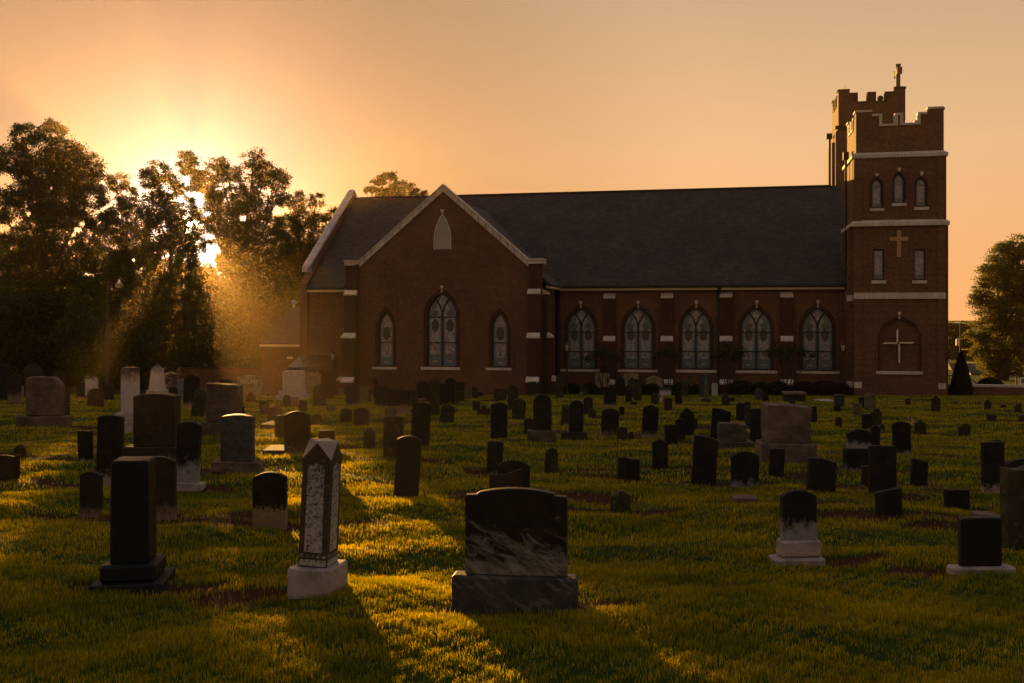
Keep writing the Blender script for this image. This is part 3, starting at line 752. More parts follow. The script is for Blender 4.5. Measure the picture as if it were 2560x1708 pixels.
# ---------------------------------------------------------------- gravestones
def gstone(name, dark, pale, zlo=0.0, zhi=0.0, spots=None, spot_amt=0.0, rough=0.75, streak=0.5, vein=None, sc=7.0, zpow=None):
    """weathered stone: pale colour shows below height fraction zlo..zhi (where soil splash kept the crust off), dark crust above"""
    m, t, b = mat(name); g = NT(t)
    oc = g.coord('Object'); oi = g.n('ShaderNodeObjectInfo').outputs['Random']
    off = g.n('ShaderNodeVectorMath', operation='ADD'); cmb = g.n('ShaderNodeCombineXYZ')
    s = g.math('MULTIPLY', oi, 37.0); g.l(s, cmb.inputs[0]); g.l(s, cmb.inputs[1]); g.l(oc, off.inputs[0]); g.l(cmb.outputs[0], off.inputs[1]); v = off.outputs[0]
    n1 = g.noise(sc, 7, v, .65); n2 = g.noise(sc*2.2, 7, g.scale(v, (1, 1, .65)), .7); n3 = g.noise(sc*5, 6, v, .7)
    lo = tuple(c*.6 for c in dark); hi = tuple(c*1.5 for c in dark)
    c = g.ramp(n1, [(.32, lo), (.68, hi)])
    if zhi > 0:
        z = g.sep(g.coord('Generated'))[2]
        h = g.math('ADD', z, g.math('MULTIPLY', g.math('SUBTRACT', n2, .5), streak)); h = g.math('ADD', h, g.math('MULTIPLY', g.math('SUBTRACT', n3, .5), .5))
        f = g.n('ShaderNodeMapRange'); f.inputs[1].default_value = zlo; f.inputs[2].default_value = zhi; f.inputs[3].default_value = 1; f.inputs[4].default_value = 0; g.l(h, f.inputs[0])
        c = g.mix(f.outputs[0], c, g.ramp(n3, [(.3, tuple(q*.6 for q in pale)), (.65, pale)]))
    if vein:
        w = g.n('ShaderNodeTexNoise'); w.inputs['Scale'].default_value = 7; w.inputs['Detail'].default_value = 10; w.inputs['Distortion'].default_value = .5; w.inputs['Roughness'].default_value = .68
        mp = g.n('ShaderNodeMapping'); mp.inputs['Rotation'].default_value = (0, -.55, 0); g.l(v, mp.inputs[0]); g.l(g.scale(mp.outputs[0], (.8, 1, 2.3)), w.inputs[0])
        z = g.sep(g.coord('Generated'))[2]; zz = g.math('ADD', w.outputs[0], g.math('MULTIPLY', g.math('SUBTRACT', .45, z), vein[1]))
        c = g.mix(g.math('MULTIPLY', g.ramp(zz, [(.50, (0,0,0)), (.58, (.35,.35,.35)), (.74, (1,1,1))]), .9), c, vein[0])
    if spots:
        q = g.noise(sc*1.6, 8, v, .75)
        c = g.mix(g.ramp(q, [(.62-spot_amt, (0,0,0)), (.70-spot_amt, (1,1,1))]), c, spots)
    g.l(c, b.inputs['Base Color']); b.inputs['Roughness'].default_value = rough; b.inputs['Specular IOR Level'].default_value = .12
    g.bump(g.math('ADD', n3, n1), .45, .012, b)
    return m
SM = {
 'K': gstone('black_stone', (.016,.014,.013), (.1,.09,.08), spots=(.05,.055,.03), spot_amt=-.06),
 'KP': gstone('black_stone_pale_foot', (.016,.013,.011), (.34,.27,.22), .17, .30, streak=.35),
 'B': gstone('brown_stone', (.030,.021,.014), (.1,.08,.06), spots=(.08,.065,.035), spot_amt=-.03),
 'BP': gstone('brown_stone_pale_foot', (.020,.015,.011), (.20,.145,.10), .19, .38, streak=.5),
 'HP': gstone('black_stone_half_pale', (.014,.012,.010), (.22,.16,.095), .44, .49, streak=.10),
 'L': gstone('lichened_stone', (.030,.028,.016), (.1,.1,.1), spots=(.085,.10,.045), spot_amt=.05),
 'LM': gstone('mottled_stone', (.10,.09,.045), (.1,.1,.1), spots=(.03,.028,.018), spot_amt=.09),
 'G': gstone('grey_granite', (.068,.055,.042), (.1,.1,.1), rough=.8, spots=(.045,.037,.03), spot_amt=.02, sc=4),
 'T': gstone('tan_granite', (.098,.074,.057), (.1,.1,.1), rough=.85, spots=(.075,.06,.05), spot_amt=.0, sc=3.2),
 'O': gstone('olive_granite', (.20,.165,.095), (.1,.1,.1), rough=.8, spots=(.13,.11,.06), spot_amt=-.02, sc=4),
 'W': gstone('stained_marble', (.035,.030,.028), (.50,.45,.43), .62, .95, streak=.6),
 'WC': gstone('white_marble', (.30,.27,.25), (.40,.36,.34), .5, .9, streak=.6, spots=(.12,.11,.10), spot_amt=-.05),
 'BL': gstone('blue_granite', (.115,.13,.155), (.1,.1,.1), rough=.5, spots=(.085,.095,.115), spot_amt=.0, sc=9),
 'BD': gstone('dark_blue_granite', (.040,.042,.048), (.1,.1,.1), rough=.45, sc=12),
 'KS': gstone('polished_black_granite', (.009,.008,.008), (.1,.1,.1), rough=.5, sc=14),
 'V': gstone('veined_dark_marble', (.010,.010,.010), (.1,.1,.1), rough=.5, vein=((.20,.185,.165), .36), sc=6),
 'VB': gstone('veined_base_marble', (.034,.034,.036), (.1,.1,.1), rough=.6, vein=((.17,.15,.14), .05), sc=6),
 'KB': gstone('dark_bluish_stone', (.011,.011,.012), (.1,.1,.1), rough=.6, vein=((.07,.07,.075), .12)),
 'WK': gstone('white_marble_black_crust', (.013,.012,.012), (.24,.235,.235), .16, .42, streak=1.1),
 'WB': gstone('pale_marble_base', (.22,.20,.19), (.36,.31,.28), .3, .9, spots=(.20,.18,.18), spot_amt=.0, rough=.7),
}
CROP = dict(A=(0,880), B=(400,880), C=(820,880), D=(1240,880), E=(1660,880), F=(2080,880), G=(0,1080), H=(400,1080), I=(820,1080), J=(1240,1080), K=(1660,1080), L=(2080,1080), S=(0,0))
RS = random.Random(11)
def outline(shape, w, h, rs, jit):
    a = w/2; P = []
    def arc(cx, cz, rx, rz, t0, t1, n):
        return [(cx+rx*math.cos(t0+(t1-t0)*i/n), cz+rz*math.sin(t0+(t1-t0)*i/n)) for i in range(n+1)]
    if shape == 'flat': top = [(a, h-w*.01), (a*.5, h+rs.uniform(-1,1)*jit*2), (0, h), (-a*.5, h+rs.uniform(-1,1)*jit*2), (-a, h-w*.015)]
    elif shape in ('arc', 'lowarc', 'round'):
        r = {'arc': .17, 'lowarc': .07, 'round': .46}[shape]*w
        top = arc(0, h-r, a, r, 0, math.pi, 14) if shape == 'round' else [(a*math.cos(math.pi*i/14), h-r+r*(1-(math.cos(math.pi*i/14))**2)) for i in range(15)]
    elif shape == 'gothic':
        r = min(h*.5, w*.62); Rr = (w*w/4+r*r)/w; am = math.acos(max(-1, (Rr-a)/Rr))
        top = [(a-Rr+Rr*math.cos(am*i/7), h-r+Rr*math.sin(am*i/7)) for i in range(8)] + [(-a+Rr-Rr*math.cos(am*i/7), h-r+Rr*math.sin(am*i/7)) for i in range(6, -1, -1)]
    elif shape == 'gable': top = [(a, h-.24*w), (a*.85, h-.17*w), (0, h), (-a*.85, h-.17*w), (-a, h-.24*w)]
    elif shape == 'point': top = [(a, h-.42*w), (0.04*w, h), (-.04*w, h), (-a, h-.42*w)]
    elif shape == 'should': top = [(a, h-.33*w), (a*.62, h-.31*w)] + arc(0, h-.31*w, a*.56, .31*w, 0, math.pi, 8) + [(-a*.62, h-.31*w), (-a, h-.33*w)]
    elif shape == 'knobs': top = arc(a*.76, h-.38*w, a*.24, .13*w, -.3, math.pi, 5) + arc(0, h-.30*w, a*.48, .30*w, 0, math.pi, 8) + arc(-a*.76, h-.38*w, a*.24, .13*w, 0, math.pi+.3, 5)
    elif shape == 'twin': top = arc(a*.25, h-.42*w, a*.75, .42*w, 0, math.pi*.75, 8) + arc(-a*.55, h-.5*w, a*.45, .25*w, math.pi*.45, math.pi, 5)
    elif shape == 'ogee': top = [(a, h-.072*w), (a*.755, h-.065*w), (a*.75, h-.045*w)] + [(a*.75*math.cos(math.pi*i/12), h-.045*w*(1+math.cos(2*math.pi*i/12))/2) for i in range(1, 12)] + [(-a*.75, h-.045*w), (-a*.755, h-.065*w), (-a, h-.072*w)]
    elif shape == 'wavy': top = [(a, h-.12*w), (a*.8, h-.10*w), (a*.3, h-.09*w), (0, h-.06*w), (-a*.35, h-.0), (-a*.8, h-.01*w), (-a, h)]
    elif shape == 'swoop': top = [(a, h), (a*.9, h), (a*.4, h-.09*w), (-.1*a, h-.18*w), (-a*.6, h-.19*w), (-a, h-.14*w)]
    elif shape == 'slantr': top = [(a, h-.17*w), (0, h-.03*w), (-a, h)]
    elif shape == 'blk': top = [(a, h-.055*w), (a*.3, h-.02*w), (-a*.2, h-.004*w), (-a*.97, h), (-a, h-.01*w)]
    elif shape == 'slantl': top = [(a, h), (0, h-.05*w), (-a, h-.14*w)]
    elif shape == 'clip': top = [(a, h-.24*w), (a*.6, h), (-a*.4, h+.01), (-a, h-.01)]
    elif shape == 'lumpy': top = [(a*.9, h-.3*w), (a*.6, h-.22*w), (a*.45, h-.02*w), (a*.1, h-.05*w), (-a*.15, h), (-a*.5, h-.10*w), (-a*.6, h-.3*w), (-a, h-.36*w)]
    elif shape == 'broken': top = [(a, h-.22*w), (a*.7, h-.2*w), (a*.3, h-.02*w), (-a*.1, h), (-a*.3, h-.08*w), (-a*.7, h-.22*w), (-a, h-.26*w)]
    else: top = [(a, h), (-a, h)]
    zt = min(top[0][1], top[-1][1])
    n = 4
    rgt = [(a, -.15)] + [(a+rs.uniform(-1,1)*jit, zt*(i/n)) for i in range(1, n)]
    lft = [(-a+rs.uniform(-1,1)*jit, zt*(i/n)) for i in range(n-1, 0, -1)] + [(-a, -.15)]
    return rgt + top + lft
STN = []        # (X, D, half width) of everything that stands in the turf, for the bare-soil mask
RUGGED = {'G', 'T'}
def stone(crop, x0, x1, yt, yb, shape, m, label, tilt=0, base=None, yaw=None, th=None, lean=None, cat='headstone', grp='headstones in the churchyard', top_par=False, name='headstone'):
    ox, oy = CROP[crop]; k = 1/4.896 if crop != 'S' else 1
    X0, X1, YT, YB = ox+x0*k, ox+x1*k, oy+yt*k, oy+yb*k
    X, D = px_ground((X0+X1)/2, YB); s = D/F
    if tilt: # shapes measured at mid height: shift foot so the middle stays put
        X -= math.tan(R(tilt))*(YB-YT)*s/2
    zg = float(gz(X, D)); w = (X1-X0)*s
    th = th or {'K':.075,'KP':.07,'B':.075,'BP':.075,'HP':.07,'L':.085,'LM':.08,'G':.26,'T':.32,'O':.22,'W':.30,'WC':.08,'BL':.16,'V':.08,'BD':.14}.get(m, .08)
    th = min(th, w*.8) if shape not in ('ledger',) else th
    yw = R(RS.uniform(-4, 4) if yaw is None else yaw); ln = R(RS.uniform(-2.5, 2.5) if lean is None else lean)
    jit = .012 if m in RUGGED else (.004 if m in ('K','KP','B','BP','L','LM','HP') else .0)
    rough_edge = m in RUGGED
    STN.append((X, D, w/2))
    H = (YB-YT)*s; X_, D_ = X, D
    dd = th/2 + (.04 + .03*(len(base)-1 if isinstance(base, list) else 0) if base else 0)
    D = D + dd; X = X*(D/D_); zg = float(gz(X_, D_)); STN[-1] = (X, D, w/2)
    parts = []
    if base:
        bs = base if isinstance(base, list) else [base]      # [(x0,x1,ytop,mat)], top to bottom
        zb = (YB-(oy+bs[0][2]*k))*s
        q = MB(); q.prism([(p[0], max(p[1], 0)+zb if p[1] >= 0 else zb-.001) for p in outline(shape, w, H-zb, RS, jit)], -th/2, th/2)
        parts.append(('tablet', q, m, .012 if not rough_edge else .03))
        for i, bb in enumerate(bs):
            bx0, bx1 = ox+bb[0]*k, ox+bb[1]*k; z1 = (YB-(oy+bb[2]*k))*s; z0 = (YB-(oy+bs[i+1][2]*k))*s if i+1 < len(bs) else -.12
            c = ((bx0+bx1)/2 - (X0+X1)/2)*s; bw = (bx1-bx0)*s/2; bt = th/2 + (bw-w/2 if top_par else .04+.03*i)
            if top_par: bt = th/2 + max(bw - w/2, .03)
            q = MB(); q.box(c-bw, c+bw, -bt, bt, z0+(.001 if z0 > 0 else 0), z1-.001)
            parts.append(('base' if i == 0 else 'plinth', q, bb[3] if len(bb) > 3 else m, .018))
    if base:
        e = empty(name, (X, D, zg), yw, label, cat, grp)
        e.rotation_euler = (ln*.3, R(tilt), yw)
        for nm, q, mm, bv in parts:
            o = q.build(nm, SM[mm], e, bevel=bv)
            if mm in RUGGED: rockface(o)
        return e
    q = MB(); q.prism(outline(shape, w, H, RS, jit), -th/2, th/2)
    o = q.build(name, SM[m], bevel=.008 if m not in RUGGED else .025)
    if m in RUGGED: rockface(o)
    o.location = (X, D, zg); o.rotation_euler = (ln, R(tilt), yw)
    return tag(o, label, cat, grp)
def rockface(o, amt=.018, cuts=10):
    bm = bmesh.new(); bm.from_mesh(o.data)
    bmesh.ops.triangulate(bm, faces=[f for f in bm.faces if len(f.verts) > 4])
    es = [e for e in bm.edges if e.calc_length() > .12]
    for _ in range(4):
        es = [e for e in bm.edges if e.calc_length() > .11]
        if not es or len(bm.verts) > 4000: break
        bmesh.ops.subdivide_edges(bm, edges=es, cuts=1); bmesh.ops.triangulate(bm, faces=[f for f in bm.faces if len(f.verts) > 3])
    r = random.Random(len(bm.verts))
    from mathutils import noise
    bm.normal_update()
    for v in bm.verts:
        v.co += v.normal * (noise.noise(v.co*7)*.9 + noise.noise(v.co*19)*.5) * amt
    bm.to_mesh(o.data); bm.free()
S = stone
# ---- far left
S('A',-60,130,165,600,'arc','K','tall dark arched headstone cut by the left edge of the photo')
S('A',100,262,258,632,'arc','BP','dark headstone with pale streaks on a thin base, second from the left edge', base=(60,300,618,'B'))
S('A',300,525,160,560,'round','K','tall black rounded headstone rising behind the tan granite block at far left')
S('A',335,770,345,940,'clip','G','rough grey granite block with one clipped corner on a wide base, far left', base=(230,845,828,'G'), yaw=-3)
S('A',625,803,228,565,'gothic','K','black pointed headstone rising behind the right shoulder of the clipped granite block')
S('A',775,850,468,830,'flat','L','narrow dark slab standing tight against the right side of the clipped granite block')
S('A',262,330,412,545,'flat','BL','small blue grey slab between two dark headstones at far left')
S('A',945,1040,378,560,'round','K','small round-topped dark headstone on a base, beside the little white one', base=(920,1055,540,'K'))
S('A',1055,1190,305,545,'round','W','small white marble headstone with stained top on a pedestal, left of the lamp pole', base=[(1040,1195,455,'WC')])
S('A',1070,1265,450,685,'round','B','squat round brown headstone in front of the small white marble one')
S('A',1230,1395,375,588,'arc','B','brown arched headstone with a base standing beneath the lamp pole', base=(1205,1408,555,'B'))
S('A',1500,1690,178,970,'block','W','tall square white marble pillar with blackened top on two plinths', base=[(1440,1745,737,'WC'),(1455,1790,835,'WC')], th=.62, yaw=6, top_par=False, lean=0, name='grave_pillar', cat='grave monument', grp=None)
S('A',1762,1845,310,575,'round','K','black rounded headstone squeezed between the white pillar and the white obelisk')
S('A',1670,2180,548,1330,'lowarc','B','broad brown granite headstone with serpentine top behind the black square pillar', base=(1535,2200,1200,'B'), th=.3, yaw=0)
S('A',1205,1505,740,1584,'lowarc','KP','tall black slab with pale foot leaning slightly right, left of the broad brown granite', tilt=2.5, th=.085)
S('A',962,1138,962,1325,'flat','KP','small flat-topped black slab with pale foot standing alone in the left lawn')
S('A',-90,180,1235,1550,'lowarc','B','lichened brown slab cut by the left edge, half way down the photo')
S('A',190,238,1250,1550,'flat','K','thin black post right beside the lichened slab at the left edge', th=.1)
S('A',178,312,1160,1300,'lumpy','B','short knob-shaped stump behind the thin black post at the left edge')
S('A',2175,2258,335,582,'flat','BL','grey marble slab left of the tall black leaning headstone near the boulder')
S('A',2062,2175,430,592,'arc','L','dark green lichened headstone just below the boulder heap')
# ---- left middle
S('B',292,480,275,685,'arc','KP','tall black headstone with white foot right of the boulder heap', tilt=2)
S('B',405,560,460,800,'round','L','round-topped lichened headstone leaning right beside the grey granite block', tilt=9)
S('B',735,888,333,575,'lowarc','K','black headstone whose cap just shows above the grey granite block')
S('B',578,995,385,1020,'blk','G','large rough grey granite block on a wide base, left of centre', base=(522,1005,862,'G'), yaw=-2)
yo = S('B',945,1258,293,555,'lowarc','O','olive granite headstone with a carved surname panel, in front of the brick screen', base=(935,1310,512,'O'), yaw=0, lean=0)
S('B',1058,1168,530,655,'should','K','little black stepped marker below the surname headstone')
S('B',1218,1325,580,690,'flat','B','small brown marker peeping over a dark flat one, left of the light beam')
S('B',1225,1335,640,780,'flat','K','dark flat marker left of the leaning brown gabled one')
S('B',1322,1485,628,862,'gable','B','brown gabled marker leaning right in the light beam', tilt=4)
S('B',1000,1035,680,785,'flat','K','sliver of a dark marker at the right edge of the large grey granite block')
S('B',1503,1600,535,665,'round','B','small brown marker at the foot of the white monument')
S('B',1600,1692,555,665,'slantr','T','little slanted marker glowing orange in front of the white monument')
S('B',1700,1798,575,722,'flat','B','brown flat marker leaning right in front of the white monument', tilt=6)
wm_ = S('B',1520,1757,245,600,'block','WC','white marble monument with curved top on two plinths, near the metal canopy', base=[(1478,1775,485,'WC'),(1443,1805,540,'WC')], th=.55, yaw=-6, lean=0, name='grave_monument', cat='grave monument', grp=None)
S('B',1598,1683,445,582,'round','B','dark round-headed marker standing against the steps of the white monument')
S('B',1755,1970,255,545,'lowarc','O','olive granite headstone right behind the white monument', yaw=0)
S('B',1873,2028,383,672,'round','L','round-headed lichened headstone with pale foot right of the white monument')
S('B',2030,2127,460,580,'lumpy','L','mossy lumpy marker below the lantern post near the canopy')
S('B',2180,2245,450,545,'flat','LM','small pale mottled slab against the foot of the transept corner')
S('B',1853,1975,730,880,'gable','B','brown low gabled marker right of the arched stone with pale foot')
S('B',2045,2150,632,748,'flat','LM','small mottled flat marker in the sunlit grass below the transept corner')
S('B',2208,2352,660,838,'gable','K','dark gabled marker beside a slightly wider arched one, below the transept')
S('B',1412,1530,780,1045,'arc','L','dark headstone half hidden behind the arched brown one left of the beam')
S('B',1525,1842,715,1255,'arc','BP','brown arched headstone with pale foot directly behind the ornate obelisk', th=.1, yaw=2)
S('B',1945,2138,908,1180,'flat','B','brown flat marker seen just over the top of the ornate obelisk')
S('B',752,1150,787,1475,'lowarc','BD','smooth blue grey granite headstone on a broad pale base', base=(635,1255,1362,'T'), th=.14, yaw=-4, lean=0)
S('B',208,495,850,1662,'arc','WK','tall black headstone with white speckled foot on a thin marble base', tilt=2.5, base=(160,560,1592,'WB'), th=.085, yaw=-3)
S('H',1143,1552,470,1118,'arc','HP','black arched headstone whose lower third is clean tan stone, left of the obelisk', th=.1, yaw=2)
S('G',990,1250,443,965,'arc','BP','arched headstone with whitened foot left of the black square pillar', tilt=2)
S('G',1760,2150,300,1025,'arc','BP','dark arched slab close behind the black square pillar', tilt=-1)
# ---- centre
S('C',215,385,420,665,'arc','KP','black headstone with white streaked left foot below the transept corner')
S('C',385,495,425,630,'flat','LM','pale lichen-mottled slab right of the black streaked one')
S('C',495,527,440,610,'flat','B','thin dark slab with sunlit orange lower edge')
S('C',575,735,395,660,'flat','KP','black flat slab below the left lancet of the transept')
S('C',735,882,415,672,'flat','K','dark flat slab touching the right side of the one below the left lancet')
S('C',855,1008,500,785,'lowarc','HP','black-topped slab with big tan lower half in the centre left', tilt=2)
fig = S('C',795,915,225,520,'round','K','tall black headstone bearing a white carved flower figure')
S('C',943,1010,415,500,'flat','L','small green lichened marker under the transept wall')
S('C',980,1100,475,690,'arc','L','mottled lichened headstone beside the black and tan slab')
S('C',1100,1205,560,720,'slantl','T','orange-lit granite block behind the leaning tall black slab')
S('C',1025,1252,605,1165,'lowarc','K','tall black slab leaning right below the wide transept window', tilt=3.5, th=.085)
S('C',1088,1240,362,605,'arc','K','black headstone under the left part of the wide transept window')
spk = S('C',1240,1375,370,650,'flat','L','tall dark slab with a crown of spikes on top')
S('C',1375,1442,410,645,'flat','K','narrow black slab right of the spike-crowned one')
S('C',1258,1368,530,797,'gothic','L','pointed grey green marker in front of the spike-crowned slab')
S('C',1435,1558,340,645,'round','K','round-topped black headstone under the right part of the wide transept window')
S('C',1560,1675,362,530,'flat','B','dark brown slab under the transept, left of the blue grey wide one')
S('C',1432,1510,445,630,'arc','K','narrow black arched marker in front of the round-topped one')
S('C',1560,1670,480,612,'flat','L','green mottled low slab near the middle of the yard')
S('C',1670,1758,430,595,'arc','LM','olive lichened marker left of the blue grey wide headstone')
S('C',1760,1830,430,572,'arc','L','narrow dark arched marker overlapping the blue grey wide headstone')
blu = S('C',1770,2015,352,522,'arc','BD','wide blue grey granite headstone with a little plaque under the transept')
S('C',1825,1895,405,500,'flat','WC','small white marker standing before the blue grey wide headstone')
S('C',1833,1905,482,562,'arc','L','tiny dark marker in front of the small white one')
S('C',2030,2187,465,602,'flat','L','olive dark flat slab right of the blue grey wide headstone')
S('C',2035,2100,410,500,'round','LM','pale round marker rising behind the olive dark flat slab')
S('D',143,277,415,715,'round','L','tall round-headed lichened headstone below the transept right corner')
S('D',200,362,545,808,'gable','L','gabled grey brown slab leaning right, left of the tall black one on a base', tilt=5)
S('C',1770,1862,607,720,'flat','B','little brown flat marker left of the scalloped one')
S('C',1830,1985,650,778,'knobs','B','low scalloped marker on a base in mid-yard', base=(1828,1985,750,'B'))
S('C',1990,2195,605,1062,'arc','K','tall black arched slab just right of centre', th=.085, yaw=3)
S('C',1378,1545,630,875,'gable','L','lichened gabled marker leaning right in the open centre grass', tilt=5)
S('C',313,500,648,885,'arc','B','dark brown arched marker, the wider of the neighbouring pair below the transept')
S('C',697,840,670,842,'flat','LM','mottled olive flat marker behind the green lichened slab with a knob')
S('C',440,577,885,1120,'should','L','shouldered black marker with pale lichen patches in the sunlit grass')
S('C',678,926,848,1315,'flat','L','large green lichened flat slab behind the leaning black headstone')
S('C',825,1130,1030,1749,'arc','K','tall black arched headstone leaning right at the edge of the sunlit streak', tilt=3.5, th=.085, yaw=2)
S('C',1945,2145,1040,1389,'flat','K','black flat-topped slab standing alone right of centre', tilt=1.5, th=.085)
# ---- centre right
S('D',203,292,285,520,'broken','L','dark headstone topped with lichen tufts beside the transept corner')
S('D',395,490,368,545,'flat','L','olive dark slab just below the transept right corner')
S('D',565,725,290,512,'round','O','beige round-topped headstone on a base left of the lantern post', base=(555,722,452,'O'))
S('D',733,825,290,572,'broken','L','narrow dark slab with bright green lichen on its broken top')
S('D',930,1012,235,512,'flat','BL','slim blue marble shaft on a stepped base below the first nave window', base=[(918,1022,405,'BL'),(900,1015,458,'BL')], th=.35)
S('D',1020,1135,405,542,'round','L','dark lichened round marker right of the slim blue marble shaft')
S('D',470,555,497,560,'round','LM','small pale round marker behind the tall black headstone on a base')
S('D',1012,1075,512,570,'round','LM','tiny olive round marker behind the tall black arched stone on rough base')
S('D',457,680,540,1125,'round','K','tall black round-topped headstone on a grey block base', base=(380,735,985,'G'), th=.10, yaw=-4, lean=0)
S('D',343,460,790,968,'arc','B','dark arched marker tucked behind the tall black headstone on a block base')
S('D',1212,1390,258,522,'flat','O','beige flat granite headstone with green stain under the first nave window', base=(1185,1400,462,'O'))
S('D',1240,1368,440,535,'flat','K','low black flat marker with flower-like lichen on top')
S('D',1320,1473,440,682,'flat','KP','wide black slab with pale foot below the second nave window')
S('D',1480,1580,300,545,'gothic','K','dark pointed headstone left of the beige arched granite')
S('D',1560,1745,262,522,'lowarc','O','beige arched granite headstone below the second nave window')
S('D',1615,1715,295,560,'knobs','L','dark scalloped headstone in front of the beige arched granite')
S('D',1685,1785,330,602,'flat','L','tall dark olive slab right of the scalloped headstone')
S('D',1585,1660,475,620,'flat','K','dark flat marker below the scalloped headstone')
S('D',1650,1725,590,662,'flat','K','short dark stump left of the standing flag')
S('D',1835,2038,290,525,'gable','O','beige granite headstone with peaked cap on a broad base', base=(1800,2035,447,'O'), th=.4)
S('D',1990,2135,445,532,'flat','W','low dark block with pale lower half right of the peaked beige headstone', th=.5)
S('D',2168,2310,330,512,'lowarc','BL','pale blue grey headstone below the third nave window', base=(2140,2330,497,'BL'))
S('E',205,295,365,562,'arc','L','dark lichened slab right of the pale blue grey headstone')
S('D',1900,1980,490,655,'arc','K','black marker left of the standing flag, the taller one')
S('D',1920,2000,522,662,'round','L','olive round marker touching the standing flag')
S('D',2060,2155,530,710,'flat','B','dark flat slab right of the standing flag', tilt=-2)
S('D',2190,2275,490,650,'arc','KP','small black headstone with white foot leaning left', tilt=-5)
S('D',1070,1185,568,772,'round','B','dark round-headed marker right of the tall black arched stone on rough base')
S('D',800,905,652,882,'flat','L','black flat slab with pale lichen spots leaning right', tilt=6)
S('D',895,1065,545,1045,'round','K','tall black arched headstone on a rough mossy base', tilt=1.5, base=(800,1120,932,'L'), th=.10)
S('D',1130,1220,695,810,'gable','B','little brown gabled marker in the mid-yard grass')
S('D',1292,1502,678,1005,'arc','BP','black arched headstone with brown foot right of the little gabled marker', tilt=1.5)
S('D',1505,1572,685,792,'broken','K','dark broken stump behind the arched headstone with brown foot')
S('D',1480,1607,910,1065,'arc','B','brown arched footstone, the larger of two beside the arched headstone')
S('D',1618,1685,985,1078,'round','B','tiny round footstone right of the larger brown one')
S('D',1792,1985,640,1022,'gable','KP','tall black gabled slab with pale foot leaning right', tilt=3)
S('D',2066,2218,880,1112,'lowarc','KP','black slab with broad white foot leaning left', tilt=-2.5)
S('E',190,365,698,1010,'point','K','large black gabled headstone behind the slab with the broad white foot')
S('E',135,265,822,1055,'round','K','black round headstone between the gabled one and the slab with the broad white foot')
S('E',365,408,850,955,'round','B','small brown round marker at the right side of the large gabled headstone')
S('D',598,760,1145,1440,'gothic','L','lichened pointed marker standing alone in the open centre lawn', tilt=2)
S('D',1912,2105,1040,1382,'gable','K','black gabled marker in the lawn left of the big leaning slab')
S('D',1488,1757,1250,1510,'wavy','K','low wide black stone with wavy top', th=.10)
S('S',1243,1325,1173.6,1246,'arc','K','black arched slab leaning right right behind the big veined headstone', tilt=3)
S('S',1223,1306,1196,1252,'swoop','B','brown slab with swooping top directly behind the big veined headstone')
# ---- right
S('E',387,430,380,527,'arc','WC','slim white marker left of the tall dark slab under the third nave window')
S('E',428,560,278,562,'flat','BD','tall dark grey slab behind the little yellow-lichened obelisk', yaw=0)
S('E',583,655,375,538,'arc','WC','small white arched marker right of the yellow-lichened obelisk')
S('E',778,855,378,527,'arc','WC','small white arched marker farther right, beside a lichen-covered lump')
S('E',708,795,500,652,'lumpy','L','lichen-covered lumpy marker in front of the second small white one')
S('E',795,862,528,617,'arc','K','dark arched marker in front of the second small white one')
S('E',1113,1210,468,594,'round','BD','blue grey round-headed marker below the fourth nave window')
S('E',1205,1278,498,630,'arc','K','dark marker touching the right side of the blue grey round-headed one')
S('E',1540,1600,590,652,'arc','K','tiny dark marker in front of the box tomb')
S('E',1450,1545,595,658,'lumpy','L','tiny lichened lump in front of the box tomb')
S('E',885,985,605,808,'arc','K','black headstone with wavy top left of the narrow olive one')
S('E',985,1058,618,760,'slantl','K','black slanted slab behind the narrow olive one')
S('E',993,1060,668,925,'round','L','narrow olive marker left of the tall black flat slab')
S('E',1057,1213,630,1060,'flat','K','tall black flat slab directly left of the great tan granite block', th=.085)
S('E',580,808,668,1022,'slantr','K','large black slab leaning right behind the low grey granite', tilt=4, th=.085)
S('E',1222,1765,652,1340,'blk','T','great rough tan granite block on a massive base, right of centre', base=(1155,1825,1122,'T'), th=.5, yaw=-4, lean=0)
S('E',665,1003,870,1195,'blk','G','low grey granite headstone on a base left of the great tan block', base=(640,1090,1092,'G'), yaw=-3)
S('E',1762,1868,650,845,'flat','K','dark flat slab leaning left just right of the great tan block', tilt=-3)
S('E',2085,2200,512,682,'flat','BD','dark grey slab below the tower left corner')
S('F',25,103,640,716,'arc','K','black stump in front of the dark grey slab below the tower')
S('E',2100,2175,820,932,'round','B','tiny round brown marker alone in the right lawn')
S('E',350,645,1010,1584,'slantr','K','big black flat slab leaning right in mid-lawn', tilt=3.5, th=.09)
S('K',822,1155,258,670,'arc','WK','weathered headstone with whitened crown and brown foot in mid-lawn', th=.085)
S('K',1290,1470,205,505,'flat','K','black flat slab before the base of the great tan block', tilt=2)
S('K',1757,2100,335,725,'slantr','K','wide black flat slab leaning right behind the small marble headstone on a base', tilt=2, th=.085)
S('F',330,405,555,698,'arc','K','dark marker left of the fat lichened headstone below the tower')
S('F',400,535,500,722,'round','LM','fat olive lichened headstone below the tower cross')
S('F',262,362,628,777,'arc','LM','grey lichened arched marker left of the fat one')
S('F',475,605,690,885,'lumpy','L','rugged dark lichened stone right of the fat lichened one')
S('F',368,490,765,937,'flat','K','black flat slab in front of the rugged lichened stone')
S('F',900,957,588,672,'arc','B','tiny arched marker alone under the tower')
S('F',1215,1320,518,728,'should','B','tall shouldered marker at the tower right corner')
S('F',1870,1943,627,747,'should','B','small shouldered marker far right, left of two others')
S('F',2063,2130,632,702,'arc','B','tiny dark marker far right, the most distant of the cluster')
S('F',2238,2317,672,757,'lumpy','L','small lichened marker far right beside the frame edge')
S('F',1893,2008,770,843,'slantr','B','fallen slanting stone far right')
